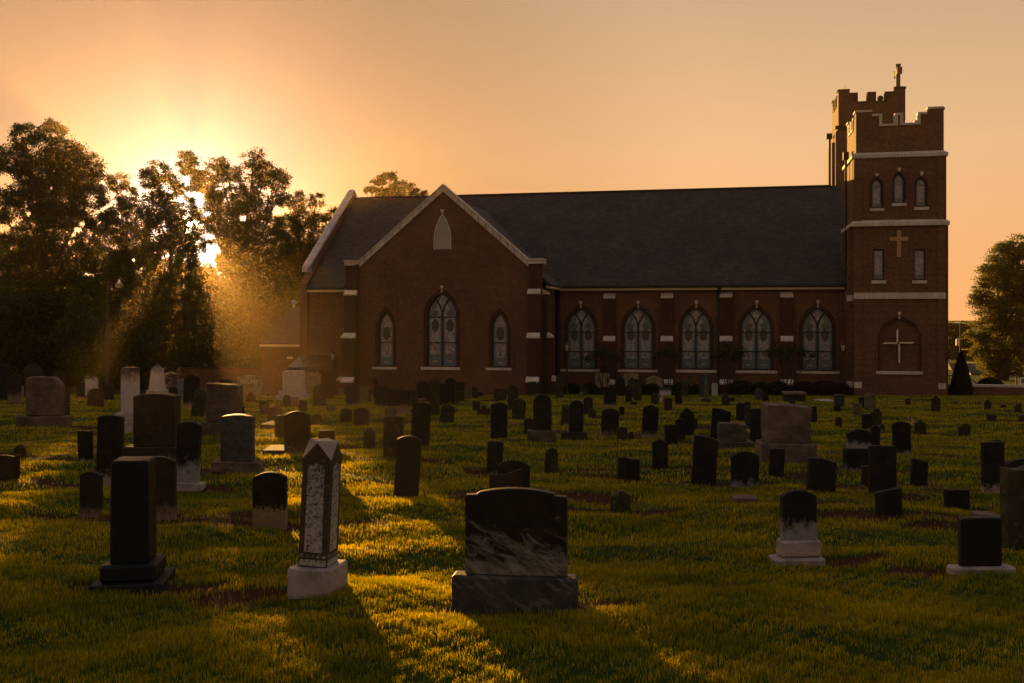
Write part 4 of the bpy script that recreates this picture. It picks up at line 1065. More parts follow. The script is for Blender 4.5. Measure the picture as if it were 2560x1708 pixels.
S('F',2290,2400,765,857,'arc','B','dark marker cut by the right frame edge below the brick wall')
S('F',1015,1147,815,987,'knobs','B','scalloped marker right of the second flag')
S('F',1547,1687,858,1022,'twin','B','double-lobed brown marker in the right lawn')
S('F',740,955,880,1272,'arc','KP','glossy black arched headstone with white foot beside the second flag', tilt=-2.5)
S('F',583,640,900,967,'lumpy','B','tiny lump between two black headstones in the right lawn')
S('F',478,583,905,1152,'round','K','black round-topped slab behind the one with white scratches')
S('F',185,475,950,1440,'arc','WK','glossy black headstone with white scratches on a pale-footed block', base=(150,460,1185,'WK'), th=.10)
S('F',455,780,1168,1734,'flat','K','big black flat slab in the right lawn with a leaning one at its foot', th=.09, tilt=-.5)
S('L',360,455,385,592,'flat','B','small dark slab tucked left of the big black flat one')
S('L',530,848,735,1012,'slantl','K','black flat marker leaning left at the foot of the big flat one', tilt=-3)
S('L',970,1165,350,645,'slantr','K','black slab leaning right alone in the right lawn', tilt=3)
S('L',1385,1668,650,858,'flat','K','low wide black stone in the right lawn', th=.10)
S('F',1838,2106,1105,1690,'flat','KP','tall black flat headstone with white foot near the right edge', th=.085)
S('F',1935,2090,1040,1335,'round','B','round-headed stone peeping over the tall black flat one near the right edge')
S('S',2520,2590,1140,1290,'arc','K','black arched stone cut by the right edge, behind the taller one', th=.085)
S('S',2509,2600,1163,1368,'swoop','L','tall lichened stone cut by the right edge of the photo', th=.16, yaw=0)
S('S',2396,2503,1302,1432,'flat','KS','black square headstone on a thin pale slab, lower right corner', base=(2371,2534,1424,'WB'), th=.07, yaw=3, lean=0)
S('S',2040,2150,1460,1460,'ledger','T','x') if False else None
S('J',1408,1643,745,970,'broken','L','rough lichened footstone right of the big veined headstone', th=.085)
# ---- foreground monuments
S('S',1161.5,1420,1233,1526,'ogee','V','big dark veined marble headstone with curved top on a thick base, front centre', base=(1129,1446,1452,'VB'), th=.085, yaw=-7, lean=0)
S('S',1951,2039.7,1219.8,1396,'arc','WK','small black-crusted marble headstone on a clean white base, right foreground', base=[(1945,2049,1344,'WB'),(1926,2056,1387,'WB')], th=.08, yaw=6, lean=0)
# flat markers lying in the turf
def ledger(x0, x1, y0, y1, label, m='T', h=.05):
    Xa, Da = px_ground((x0+x1)/2, y1); Xb, Db = px_ground((x0+x1)/2, y0); w = (x1-x0)/F*Da
    q = MB(); dp = min(max(Db-Da, .25), .9)
    q.prism([(-w/2, -.05), (w/2, -.05), (w/2, h*.9), (0, h), (-w/2, h)], -dp/2, dp/2)
    o = q.build('flat_marker', SM[m], bevel=.01); o.location = (Xa, Da+dp/2, float(gz(Xa, Da))); o.rotation_euler = (0, 0, R(RS.uniform(-6, 6)))
    STN.append((Xa, Da+dp/2, w/2)); tag(o, label, 'grave marker', 'flat markers in the turf')
ledger(1838,1898,1255.7,1265,'pale flat slab lying in the turf behind the small marble headstone')
ledger(652,688,1061,1073,'low flat slab left of the arched brown headstone, upper one', h=.12)
ledger(653,711,1125,1136,'long pale flat slab at the foot of the arched brown headstone', h=.06)
ledger(2453,2508,1299,1312,'sunlit thin slab behind the black square headstone, lower right', 'T', .10)
ledger(2052,2088,1001.5,1004,'distant white flat slab in the grass left of the tower', 'WC', .04)

# carved surname panel
def text_mesh(body, size, depth, material, parent, loc, name='inscription'):
    cu = bpy.data.curves.new(name, 'FONT'); cu.body = body; cu.size = size; cu.extrude = depth; cu.align_x = 'CENTER'; cu.align_y = 'CENTER'
    tmp = bpy.data.objects.new('t', cu); COL.objects.link(tmp); bpy.context.view_layer.update()
    me = bpy.data.meshes.new_from_object(tmp.evaluated_get(bpy.context.evaluated_depsgraph_get())); bpy.data.objects.remove(tmp)
    me.name = name; me.materials.clear(); me.materials.append(material)
    o = bpy.data.objects.new(name, me); COL.objects.link(o); o.parent = parent; o.location = loc; o.rotation_euler = (R(90), 0, 0); return o
_s = yo.location.y / F
q = MB(); q.box(-.40, .40, -.155, -.135, .62, .90); q.build('name_panel', SM['O'], yo, bevel=.004)
text_mesh('YOUNT', .27, .006, simple('pale_lettering', (.42,.36,.24), .8), yo, (0, -.160, .76))

# carved and fixed details on three of the far stones (local x, z from crop C coordinates)
def local(o, cx, yb): 
    s_ = o.location.y/F/4.896
    return lambda x, y: ((x-cx)*s_, (yb-y)*s_)
L_ = local(fig, 855, 520); q = MB()
for (x, y, r) in ((850,292,13),(862,300,12),(846,318,12),(866,330,13),(852,345,12),(840,362,12),(860,372,13),(848,390,15),(864,405,14),(846,418,14)):
    a, z = L_(x, y); rr = r*fig.location.y/F/4.896; q.prism([(a+rr*math.cos(t*math.pi/4), z+rr*math.sin(t*math.pi/4)) for t in range(8)], -.10, -.04)
q.build('carved_flowers', SM['WC'], fig)
L_ = local(spk, 1307, 650); q = MB()
for x in range(1250, 1372, 15):
    a, z = L_(x, 374); b_, z2 = L_(x+4*(-1)**x, 345); q.prism([(a-.02, z-.03), (a+.02, z-.03), (b_+.012, z2), (b_-.012, z2)], -.03, .03)
q.build('spike_crown', SM['L'], spk)
L_ = local(blu, 1892, 522); a, z = L_(1905, 440); b_, z2 = L_(1965, 408); q = MB(); q.box(a, b_, -.135, -.10, z, z2); q.build('plaque', SM['O'], blu)
# ---------------------------------------------------------------- special monuments
def at_px(x, y): X, D = px_ground(x, y); return X, D, float(gz(X, D)), D/F
def bevbox(q, w, d, z0, z1): q.box(-w/2, w/2, -d/2, d/2, z0, z1)
# black square pillar, left foreground
X, D, zg, s = at_px(334, 1455); STN.append((X, D, .3))
e = empty('grave_pillar', (X, D, zg), R(8), 'tall black square pillar on a stepped dark base, left foreground', 'grave monument')
h0, h1, h2 = .03, 52*s, (1455-1148.4)*s
q = MB(); q.vprism([(-.15,-.15),(.15,-.15),(.15,.15),(-.15,.15)], h1, h2-.01, top=[(-.142,-.142),(.142,-.142),(.142,.142),(-.142,.142)]); q.build('shaft', SM['KS'], e, bevel=.012)
q = MB(); bevbox(q, .425, .425, h0+.001, h1); q.build('base', SM['KS'], e, bevel=.02)
q = MB(); bevbox(q, .55, .55, -.1, h0); q.build('plinth', SM['KB'], e, bevel=.01)
# ornate obelisk with cross-gabled cap
def mossy():
    m, t, b = mat('mossy_marble'); g = NT(t); v = g.coord()
    n = g.noise(9, 8, v, .7); n2 = g.noise(60, 3, v)
    c = g.ramp(n, [(.3, (.018,.012,.006)), (.6, (.050,.034,.016)), (.72, (.20,.18,.15))])
    g.l(c, b.inputs['Base Color']); b.inputs['Roughness'].default_value = .85; g.bump(g.math('ADD', n, n2), .4, .01, b); return m
def speckled():
    m, t, b = mat('speckled_marble'); g = NT(t); v = g.coord()
    n = g.noise(62, 5, v, .7); n1 = g.noise(7, 6, v, .65); z = g.sep(g.coord('Generated'))[2]
    c = g.ramp(g.math('ADD', n, g.math('MULTIPLY', g.math('SUBTRACT', .5, z), .10)), [(.41, (.035,.035,.035)), (.50, (.27,.255,.235)), (.7, (.33,.31,.285))])
    c = g.mix(g.ramp(n1, [(.36, (1,1,1)), (.42, (0,0,0))]), c, (.035,.04,.05))
    g.l(c, b.inputs['Base Color']); b.inputs['Roughness'].default_value = .8; g.bump(n, .4, .006, b); return m
M_moss, M_speck = mossy(), speckled()
X, D, zg, s = at_px(795, 1483); STN.append((X, D, .28))
e = empty('obelisk', (X, D, zg), R(-11), 'ornate white marble obelisk with gabled cap and mossy edges, left of centre foreground', 'grave monument')
bh = .19; H = 1.15; zc_ = 1.01
q = MB(); bevbox(q, .355, .355, -.1, bh); q.build('base', SM['WB'], e, bevel=.012)
sh = empty('shaft', (0, 0, bh), 0); sh.parent = e; sh.rotation_euler = (0, R(2.6), 0)
def lerp(a, b, t): return a + (b-a)*t
w0, w1 = .116, .112
q = MB()
cb = [(-w0,-w0),(w0,-w0),(w0,w0),(-w0,w0)]; ct = [(-w1,-w1),(w1,-w1),(w1,w1),(-w1,w1)]
g1 = .117
for i in range(4):
    j = (i+1) % 4; a, b_, c, d = cb[i], cb[j], ct[j], ct[i]; mx, my = (c[0]+d[0])/2, (c[1]+d[1])/2
    q.face([(*a, 0), (*b_, 0), (*c, zc_-bh), (*d, zc_-bh)])
q.face([(*p, 0) for p in cb][::-1]); q.face([(*p, zc_-bh) for p in ct])
body = q.build('body', M_moss, e, recalc=False, bevel=0); body.location = (0, 0, bh); body.rotation_euler = (0, R(2.6), 0)
bpy.data.objects.remove(sh); sh = body
q = MB(); zb_, zt_ = zc_-bh, H-bh
cc = [(-g1,-g1),(g1,-g1),(g1,g1),(-g1,g1)]
pk = [((cc[i][0]+cc[(i+1) % 4][0])/2*1.0, (cc[i][1]+cc[(i+1) % 4][1])/2*1.0, zt_-.012) for i in range(4)]
for i in range(4):
    j = (i+1) % 4; q.face([(*cc[i], zb_-.055), (*cc[j], zb_-.055), (*cc[j], zb_), pk[i], (*cc[i], zb_)], 0)
    q.face([(*cc[i], zb_), pk[i], (pk[i][0]*.9, pk[i][1]*.9, zt_), (cc[i][0]*.42, cc[i][1]*.42, zt_-.004), (pk[i-1][0]*.9, pk[i-1][1]*.9, zt_), pk[i-1]], 1)
q.face([(*p, zb_-.055) for p in cc][::-1])
q.face([p for i in range(4) for p in ((cc[i][0]*.42, cc[i][1]*.42, zt_-.004), (pk[i][0]*.9, pk[i][1]*.9, zt_))], 1)
q.build('gabled_cap', [M_moss, SM['WB']], sh, recalc=False)
for k, rot in enumerate((0, 90)):
    q = MB(); z0, z1 = .115, zc_-bh-.03; hw = .070
    pts = [(-hw, z0), (hw, z0), (hw*.97, z1-.06)] + [(hw*.97*math.cos(a), z1-.06+.06*math.sin(a)) for a in (.4,.8,1.2,1.57,1.94,2.34,2.74)] + [(-hw*.97, z1-.06)]
    q.prism(pts, -w0-.002, -w0+.02); o = q.build('panel', M_speck, sh); o.rotation_euler = (0, 0, R(rot))
    q = MB()
    for i in range(5):
        c = -.09 + i*.045; q.prism([(c+.017*math.cos(a*math.pi/4), .085+.013*math.sin(a*math.pi/4)) for a in range(8)], -w0-.003, -w0+.01)
    q.prism([(-.108, .012), (.108, .012), (.108, .058), (-.108, .058)], -w0-.002, -w0+.01)
    o = q.build('frieze', M_speck, sh); o.rotation_euler = (0, 0, R(rot))
# shaped ones further back
S('C',340,432,40,445,'gothic','K','dark pointed niche monument on a pale pedestal left of the transept windows', base=[(320,447,275,'BL')], th=.5, lean=0, name='grave_monument', cat='grave monument', grp=None)
def taper(crop, xt0, xt1, xb0, xb1, yt, ys, yb, m, label, plinths, lean=0):
    ox, oy = CROP[crop]; k = 1/4.896; X, D, zg, s = at_px(ox+(xb0+xb1)/2*k, oy+yb*k); STN.append((X, D, .4))
    e = empty('obelisk', (X, D, zg), R(-12), label, 'grave monument')
    wt, wb = (xt1-xt0)*k*s/2*.86, (xb1-xb0)*k*s/2*.86; zt, zs = (yb-yt)*k*s, (yb-ys)*k*s
    q = MB(); q.vprism([(-wb,-wb),(wb,-wb),(wb,wb),(-wb,wb)], zs, zt-wt*1.2, top=[(-wt,-wt),(wt,-wt),(wt,wt),(-wt,wt)])
    q.vprism([(-wt,-wt),(wt,-wt),(wt,wt),(-wt,wt)], zt-wt*1.2+.001, zt, top=[(-.02,-.02),(.02,-.02),(.02,.02),(-.02,.02)])
    q.build('shaft', SM[m], e, bevel=.008)
    for i, (a, b_, y, mm) in enumerate(plinths):
        w = (b_-a)*k*s/2*.86; z0 = (yb-plinths[i+1][2])*k*s if i+1 < len(plinths) else -.1
        q = MB(); bevbox(q, 2*w, 2*w, z0, (yb-y)*k*s-.001); q.build('plinth', SM[mm], e, bevel=.015)
    return e
taper('A',1872,2000,1842,2010,138,455,600,'W','white marble obelisk with darkened top on two plinths beside the boulder heap', [(1805,2028,455,'WC'),(1765,2040,530,'WC')])
taper('C',566,598,555,612,312,560,575,'K','small dark obelisk with yellow tip below the left lancet', [(552,616,545,'K')])
taper('E',503,523,482,548,232,560,610,'LM','slim obelisk crusted with yellow lichen before the tall dark grey slab', [(440,575,562,'L')])
# box tomb
ox, oy = CROP['E']; X, D, zg, s = at_px(ox+1590/4.896, oy+605/4.896); w = 272/4.896*s; h = 110/4.896*s
e = empty('box_tomb', (X, D, zg), R(-10), 'brown stone box tomb with overhanging lid in the grass before the fourth buttress', 'tomb')
q = MB(); bevbox(q, w*.92, .8, -.1, h-.10); q.build('chest', SM['B'], e, bevel=.01)
q = MB(); bevbox(q, w, .95, h-.10, h); q.build('lid', SM['T'], e, bevel=.02)
# small flags on sticks
M_red, M_white, M_navy = simple('flag_red', (.40,.03,.03), .7), simple('flag_white', (.6,.55,.5), .7), simple('flag_navy', (.02,.03,.12), .7)
def flag(x, yb, yt, cw, ch, label, lean):
    X, D, zg, s = at_px(x, yb); H = (yb-yt)*s
    e = empty('flag', (X, D, zg), R(-8), label, 'flag', 'small flags at the graves'); e.rotation_euler = (0, R(lean), R(-8))
    q = MB(); q.tube([(0, 0, -.05), (0, 0, H)], .007, 6); q.build('stick', M_gold, e)
    q = MB(); n = 9; w, h = cw*s, ch*s; xx = lambda t: .01+w*t; 
    def P(t, u): return (.01+w*t*(.9), .05*math.sin(t*5+u*2)*w*3, H-.01-h*u-w*.55*t)
    for k in range(n):
        for i in range(6):
            t0, t1 = i/6, (i+1)/6; u0, u1 = k/n, (k+1)/n; mi = 2 if (t0 < .4 and u0 < .5) else (0 if k % 2 == 0 else 1)
            q.face([P(t0, u0), P(t1, u0), P(t1, u1), P(t0, u1)], mi)
    q.build('cloth', [M_red, M_white, M_navy], e, recalc=False)
flag(1648.5, 1016.5, 987, 8, 17, 'little striped flag on a stick among the headstones in mid-yard', -2)
flag(2277, 1080, 1040, 9, 20, 'little striped flag on a stick behind the glossy arched headstone', -8)
# boulders at the far left
def boulder(x, y, w, h, seed, label, dz=0):
    X, D, zg, s = at_px(x, y); bm = bmesh.new(); bmesh.ops.create_icosphere(bm, subdivisions=4, radius=1)
    from mathutils import noise
    for v in bm.verts:
        n = noise.noise(v.co*1.3+Vector((seed, 0, 0)))*.45 + noise.noise(v.co*3.5+Vector((seed, 3, 0)))*.2 + noise.noise(v.co*9)*.05
        v.co *= 1+n
        v.co = Vector((v.co.x*w*s/2, v.co.y*w*s*.35, max(v.co.z, -.6)*h*s*.62))
    me = bpy.data.meshes.new('boulder'); bm.to_mesh(me); bm.free(); me.materials.append(SM['T']); o = bpy.data.objects.new('boulder', me); COL.objects.link(o)
    o.location = (X, D, zg+dz*s+h*s*.35); tag(o, label, 'boulder', 'boulder heap at the far left')
boulder(436, 984, 70, 46, 1.3, 'large pale boulder at the bottom of the heap behind the headstones')
boulder(428, 984, 52, 20, 4.1, 'flat boulder laid across the middle of the heap', 34)
boulder(452, 984, 30, 26, 7.7, 'rounded boulder on the right top of the heap', 38)
# ---------------------------------------------------------------- lawn
SA = np.array([s for s in STN]); SA = SA[SA[:, 1] < 60]
_rs = np.random.RandomState(5); SJ = _rs.uniform(.5, 1.5, len(SA)); SK = (_rs.uniform(0, 1, len(SA)) < .8); SO = _rs.uniform(-.4, .4, len(SA))
def dirt(X, Y):
    X = np.asarray(X, float); Y = np.asarray(Y, float); d = np.zeros(X.shape)
    wob = np.sin(X*3.1+Y*1.7)*.07 + np.sin(X*7.3-Y*4.1)*.05 + np.sin(X*1.3+Y*.4)*.08
    for (sx, sy, hw), j, k, o in zip(SA, SJ, SK, SO):
        near = sy < 10
        L = (hw + (.55 if near else .95)*j) if k or near else hw + .12; T = .17*(.8+.4*j) + hw*.12
        msk = np.abs(Y - sy) < 1.2
        if not msk.any(): continue
        q = np.exp(-(((X[msk]-sx-o)/L)**4)) * np.exp(-(((Y[msk]-sy-wob[msk]+.03)/T)**2))
        d[msk] = np.maximum(d[msk], q)
    return d
rows = np.concatenate([[-80, -30, -10, -3, 0, 2, 3.5], np.geomspace(4.5, 20, 300), np.geomspace(20.1, 75, 260), [80, 88, 100, 130, 180, 260, 400, 700, 1400]])
cols = np.concatenate([[-12, -4, -1.6, -.9], np.linspace(-.60, .60, 420), [.9, 1.6, 4, 12]])
YY, CC = np.meshgrid(rows, cols, indexing='ij'); XX = CC * np.maximum(YY, 9) * 1.0
ZZ = gz(XX, YY) - .02
DD = dirt(XX, YY)
ZZ = ZZ - DD*.02
nr, nc = XX.shape
idx = np.arange(nr*nc).reshape(nr, nc)
fq = np.stack([idx[:-1, :-1], idx[:-1, 1:], idx[1:, 1:], idx[1:, :-1]], -1).reshape(-1, 4)
def np_mesh(name, V, Fc, k):
    me = bpy.data.meshes.new(name); me.vertices.add(len(V)); me.vertices.foreach_set('co', V.astype(np.float32).ravel())
    me.loops.add(len(Fc)*k); me.loops.foreach_set('vertex_index', Fc.astype(np.int32).ravel())
    me.polygons.add(len(Fc)); me.polygons.foreach_set('loop_start', np.arange(0, len(Fc)*k, k, dtype=np.int32))
    me.update(calc_edges=True); return me
me = np_mesh('lawn', np.stack([XX, YY, ZZ], -1).reshape(-1, 3), fq, 4)
at = me.attributes.new('dirt', 'FLOAT', 'POINT'); at.data.foreach_set('value', DD.ravel().astype(np.float32))
me.polygons.foreach_set('use_smooth', [True]*len(me.polygons))
m, t, b = mat('lawn'); g = NT(t); oc = g.coord('Object')
n1 = g.noise(.45, 5, oc); n2 = g.noise(5, 6, oc, .65); n3 = g.noise(45, 4, oc, .7)
base = g.ramp(n2, [(.3, (.009,.022,.002)), (.55, (.024,.052,.003)), (.75, (.055,.095,.005))])
base = g.mix(1.0, base, g.ramp(n1, [(.3, (.7,.75,.7)), (.7, (1.25,1.15,1.0))]), 'MULTIPLY')
base = g.mix(1.0, base, g.ramp(n3, [(.3, (.55,.55,.5)), (.7, (1.4,1.4,1.3))]), 'MULTIPLY')
soil = g.ramp(n3, [(.3, (.016,.006,.003)), (.7, (.060,.022,.009))])
da = g.n('ShaderNodeAttribute', attribute_name='dirt').outputs['Fac']
dm = g.math('ADD', da, g.math('MULTIPLY', g.math('SUBTRACT', n2, .5), 1.1))
g.l(g.mix(g.ramp(dm, [(.38, (0,0,0)), (.62, (1,1,1))]), base, soil), b.inputs['Base Color']); b.inputs['Roughness'].default_value = .95
b.inputs['Specular IOR Level'].default_value = .1
g.bump(g.math('ADD', n2, n3), .8, .05, b)
me.materials.append(m)
lawn = bpy.data.objects.new('ground', me); COL.objects.link(lawn); tag(lawn, 'mown lawn falling gently towards the church', kind='structure')
# grass blades
def blades(X, Y, h, w, rs):
    n = len(X); a = rs.uniform(0, 2*np.pi, n); ln = rs.uniform(.15, .75, n)*h; lt = rs.uniform(0, 2*np.pi, n)
    z0 = gz(X, Y) - .03
    dx, dy = np.cos(a)*w/2, np.sin(a)*w/2; lx, ly = np.cos(lt)*ln, np.sin(lt)*ln
    P = np.empty((n, 5, 3))
    P[:, 0] = np.stack([X-dx, Y-dy, z0], 1); P[:, 1] = np.stack([X+dx, Y+dy, z0], 1)
    P[:, 2] = np.stack([X+dx*.8+lx*.35, Y+dy*.8+ly*.35, z0+h*.6+.02], 1); P[:, 3] = np.stack([X-dx*.8+lx*.35, Y-dy*.8+ly*.35, z0+h*.6+.02], 1)
    P[:, 4] = np.stack([X+lx, Y+ly, z0+h*.95+.02], 1)
    return P
def grass(name, zones, seed, label):
    rs = np.random.RandomState(seed); Ps = []
    for (d0, d1, dens, h, w) in zones:
        side = .56
        n = int(dens * (d1*d1-d0*d0) * side)
        Y = np.sqrt(rs.uniform(d0*d0, d1*d1, n)); X = rs.uniform(-side, side, n)*Y
        patch = np.sin(X*2.1+Y*2.9)+np.sin(X*.8-Y*3.7+1)+np.sin(X*5.3+Y*7.9)*.8+np.sin(X*9.1-Y*11.7)*.7+np.sin(X*17+Y*21)*.9+np.sin(X*31-Y*27)*.9
        dd = dirt(X, Y); keep = (rs.uniform(0, 1, n) > np.clip(dd*1.5-.2, 0, .97)) & (rs.uniform(-3.6, 2.6, n) < patch+.9)
        X, Y, dd, patch = X[keep], Y[keep], dd[keep], patch[keep]
        hh = h*(.55+.9*rs.uniform(0, 1, len(X))**1.5)*np.clip(1+.24*patch, .25, 2.2)*(1-.5*dd)
        Ps.append(blades(X, Y, np.maximum(hh, .01), w*rs.uniform(.6, 1.3, len(X)), rs))
    P = np.concatenate(Ps); n = len(P)
    b0 = np.arange(n)*5
    # two triangles + one tip as triangles
    T = np.stack([np.stack([b0, b0+1, b0+2], 1), np.stack([b0, b0+2, b0+3], 1), np.stack([b0+3, b0+2, b0+4], 1)], 1).reshape(-1, 3)
    me = np_mesh(name, P.reshape(-1, 3), T, 3)
    r = np.repeat(rs.uniform(0, 1, n), 5).astype(np.float32); at = me.attributes.new('rnd', 'FLOAT', 'POINT'); at.data.foreach_set('value', r)
    me.materials.append(M_grass); o = bpy.data.objects.new(name, me); COL.objects.link(o); tag(o, label, 'grass', kind='stuff'); return n
def grass_mat(name, c1, c2, trans):
    m, t, b = mat(name); g = NT(t)
    a = g.n('ShaderNodeAttribute', attribute_name='rnd').outputs['Fac']; oc = g.coord('Object')
    c = g.mix(1.0, g.ramp(a, [(0.0, c1), (1.0, c2)]), g.ramp(g.noise(.9, 5, g.scale(oc, (1, 2.2, 1)), .6), [(.32, (.42,.55,.5)), (.68, (1.65,1.4,1))]), 'MULTIPLY')
    g.l(c, b.inputs['Base Color']); b.inputs['Roughness'].default_value = .35; b.inputs['Specular IOR Level'].default_value = .35
    tr = g.n('ShaderNodeBsdfTranslucent'); g.l(g.mix(1.0, c, (3.8, 1.75, .2), 'MULTIPLY'), tr.inputs[0])
    mx = g.n('ShaderNodeMixShader'); mx.inputs[0].default_value = trans
    g.l(b.outputs[0], mx.inputs[1]); g.l(tr.outputs[0], mx.inputs[2]); g.l(mx.outputs[0], t.nodes['Material Output'].inputs['Surface'])
    return m
M_grass = grass_mat('grass_blade', (.026,.086,.003), (.165,.250,.006), .55)
ng = grass('grass', [(5.2, 8.5, 9000, .028, .0036), (8.5, 13, 4000, .029, .0052), (13, 22, 1100, .034, .010), (22, 36, 520, .036, .013), (36, 60, 190, .04, .022)], 8, 'short mown grass of the churchyard, brightest in the sunlit streak')
print('blades', ng)
# ---------------------------------------------------------------- vegetation
M_bark = simple('bark', (.035,.025,.018), .9, 0, .4, 9, .6)
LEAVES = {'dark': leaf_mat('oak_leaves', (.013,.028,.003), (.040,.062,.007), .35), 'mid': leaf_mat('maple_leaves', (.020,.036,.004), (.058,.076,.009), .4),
          'lit': leaf_mat('sunlit_leaves', (.055,.070,.010), (.14,.135,.02), .55), 'shrub': leaf_mat('shrub_leaves', (.012,.018,.007), (.030,.036,.012), .15),  # lit: leaf colour itself brightened to stand in for sunlit foliage
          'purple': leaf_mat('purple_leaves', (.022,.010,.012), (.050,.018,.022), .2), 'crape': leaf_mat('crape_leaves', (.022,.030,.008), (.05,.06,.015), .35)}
# straight tunnel through the crowns along the sun's rays (the opening that lets the sun onto the lawn); x, height above eye, rx, rz at 90 m
TUN = [(-27.2, 5.0, 1.05, 1.45), (-31.1, 4.8, .6, .7), (-29.6, 4.6, .30, .6)]
# openings in the crowns where the sky shows, in photo pixels (x, y, rx, ry)
SKYG = [(475,563,9,8),(500,505,14,20),(485,488,26,9),(195,575,13,9),(205,560,9,9),(130,840,8,5),(182,588,10,6),(610,545,10,8),(20,455,12,9),(72,535,12,9),(350,480,8,16),(520,590,18,10),(545,625,10,10),(455,500,14,10),(335,650,9,7),(410,645,10,8),(690,520,10,10),(125,470,8,6),(285,505,8,7)]
def leaf_mesh(name, C, size, rs, material, parent=None, tunnel=True, aspect=.6):
    C = np.asarray(C)
    if tunnel:
        dy = 90 - C[:, 1]; xx = C[:, 0] + SDX*dy; zz = C[:, 2]-ZC + SDZ*dy; keep = np.ones(len(C), bool)
        for (a, b_, rx, rz) in TUN: u_, w_ = (xx-a)/rx, (zz-b_)/rz; th_ = np.arctan2(w_, u_); keep &= np.sqrt(u_**2+w_**2)*(1+.08*np.sin(3*th_+1)+.12*np.sin(5*th_+2.2)+.10*np.sin(9*th_)) > rs.uniform(.9, 1.12, len(C))
        px = 1280 + C[:, 0]/C[:, 1]*F; py = HY - (C[:, 2]-ZC)/C[:, 1]*F
        for (a, b_, rx, ry) in SKYG: keep &= ((px-a)/rx)**2 + ((py-b_)/ry)**2 > rs.uniform(.15, 1.7, len(C))
        C = C[keep]
    n = len(C)
    a = rs.normal(size=(n, 3)); a /= np.linalg.norm(a, axis=1, keepdims=True); b_ = np.cross(a, rs.normal(size=(n, 3))); b_ /= np.linalg.norm(b_, axis=1, keepdims=True)
    L = (size*rs.uniform(.6, 1.35, n))[:, None]
    V = np.empty((n, 4, 3)); V[:, 0] = C - a*L*.5; V[:, 1] = C + b_*L*aspect*.5; V[:, 2] = C + a*L*.5; V[:, 3] = C - b_*L*aspect*.5
    me = np_mesh(name, V.reshape(-1, 3), np.arange(n*4).reshape(-1, 4), 4)
    at = me.attributes.new('rnd', 'FLOAT', 'POINT'); at.data.foreach_set('value', np.repeat(rs.uniform(0, 1, n), 4).astype(np.float32))
    me.materials.append(material); o = bpy.data.objects.new(name, me); COL.objects.link(o)
    if parent: o.parent = parent
    return o
def tree(label, D, tx, blobs, seed, kind='dark', dens=1.0, leaf=.18, trunk=.38, depth=.75, group='trees left of the church', branches=True, clump=.22, name='tree', spread=0):
    """blobs: (x, y, r) of the crown's lobes in photo pixels at distance D; foliage is built in clumps on twigs through the volume"""
    rs = np.random.RandomState(seed); s = D/F; X0 = (tx-1280)*s; z0 = float(gz(X0, D)); pts = []
    e = empty(name, (X0, D, z0), 0, label, 'tree', group); org = np.array([X0, D, z0])
    cent = []
    for (x, y, r) in blobs:
        dd = rs.uniform(-spread, spread) if spread else rs.uniform(-.5, .5)*r*s*1.2
        c = np.array([(x-1280)/F*(D), D+dd, ZC-(y-HY)/F*D]); cent.append((c, r*s))
        R_ = r*s; nc = max(12, int(18*dens*(R_/clump/4.2)**2))
        u = rs.normal(size=(nc, 3)); u /= np.linalg.norm(u, axis=1, keepdims=True); u *= (rs.uniform(.25, 1, nc)**.42)[:, None]
        cc = c + u*R_*np.array([1, depth, .88])
        for q_ in cc:
            rr = R_*rs.uniform(.10, .24)+.12; k = int(125*rs.uniform(.6, 1.5)*(rr/.55)**1.6)+12
            g_ = rs.normal(size=(k, 3))*rr*np.array([.62, .62, .42]); pts.append(q_+g_)
    P = np.concatenate(pts) - 0
    o = leaf_mesh('crown', P, leaf, rs, LEAVES[kind], e, tunnel=group.startswith('trees left'))
    o.location = (-X0, -D, -z0)
    # trunk and limbs
    q = MB(); top = max(c[2] for c, r in cent); base = Vector((X0, D, z0-.3)); mid = np.mean([c for c, r in cent], axis=0)
    fork = Vector((X0*.7+mid[0]*.3, D, z0+(top-z0)*.34)); crown = Vector((mid[0]*.6+X0*.4, D, z0+(top-z0)*.62)); tip = Vector((mid[0], D, z0+(top-z0)*.85))
    q.tube([base, base.lerp(fork, .5)+Vector((rs.uniform(-.2,.2),0,0)), fork, crown, tip], [trunk*1.25, trunk, trunk*.85, trunk*.45, trunk*.12], 9)
    if branches:
        for c, r in cent:
            c = Vector(c); t = min(.95, max(0.05, (c.z-z0)/(top-z0)-.30)); st = base.lerp(fork, t/.34) if t < .34 else fork.lerp(crown, min(1, (t-.34)/.3))
            d = c-st; m1 = st+d*.45+Vector((0, 0, -.06*d.length)); rr = trunk*.36
            q.tube([st, m1, c], [rr, rr*.6, rr*.2], 6)
            for _ in range(5):
                u = Vector(rs.normal(size=3)).normalized()*r*.85; u.z = abs(u.z)*.8; q.tube([m1.lerp(c, rs.uniform(.3, 1)), c+u*.55, c+u], [rr*.24, rr*.15, rr*.05], 4)
    tk = q.build('trunk', M_bark, e, recalc=False, smooth=True); tk.location = (-X0, -D, -z0)
    return e
tree('broad dark oak at the left edge of the photo, the tallest of the trees', 84, 95, [(60,345,38),(120,330,36),(30,400,50),(110,420,62),(165,400,55),(215,420,48),(70,490,62),(165,500,62),(235,490,42),(15,520,45),(110,580,60),(200,560,48),(250,555,38),(30,630,58),(110,660,52),(170,640,50),(60,720,62),(150,735,58),(215,690,45),(10,740,50)], 1, 'dark', 1.05, trunk=.55)
tree('slim tree between the broad oak and the lightly leaved one', 92, 322, [(300,455,34),(322,490,34),(345,540,36),(300,545,38),(270,600,44),(330,600,44),(300,660,46),(350,680,42),(285,735,50),(345,745,45)], 2, 'mid', .85, trunk=.25)
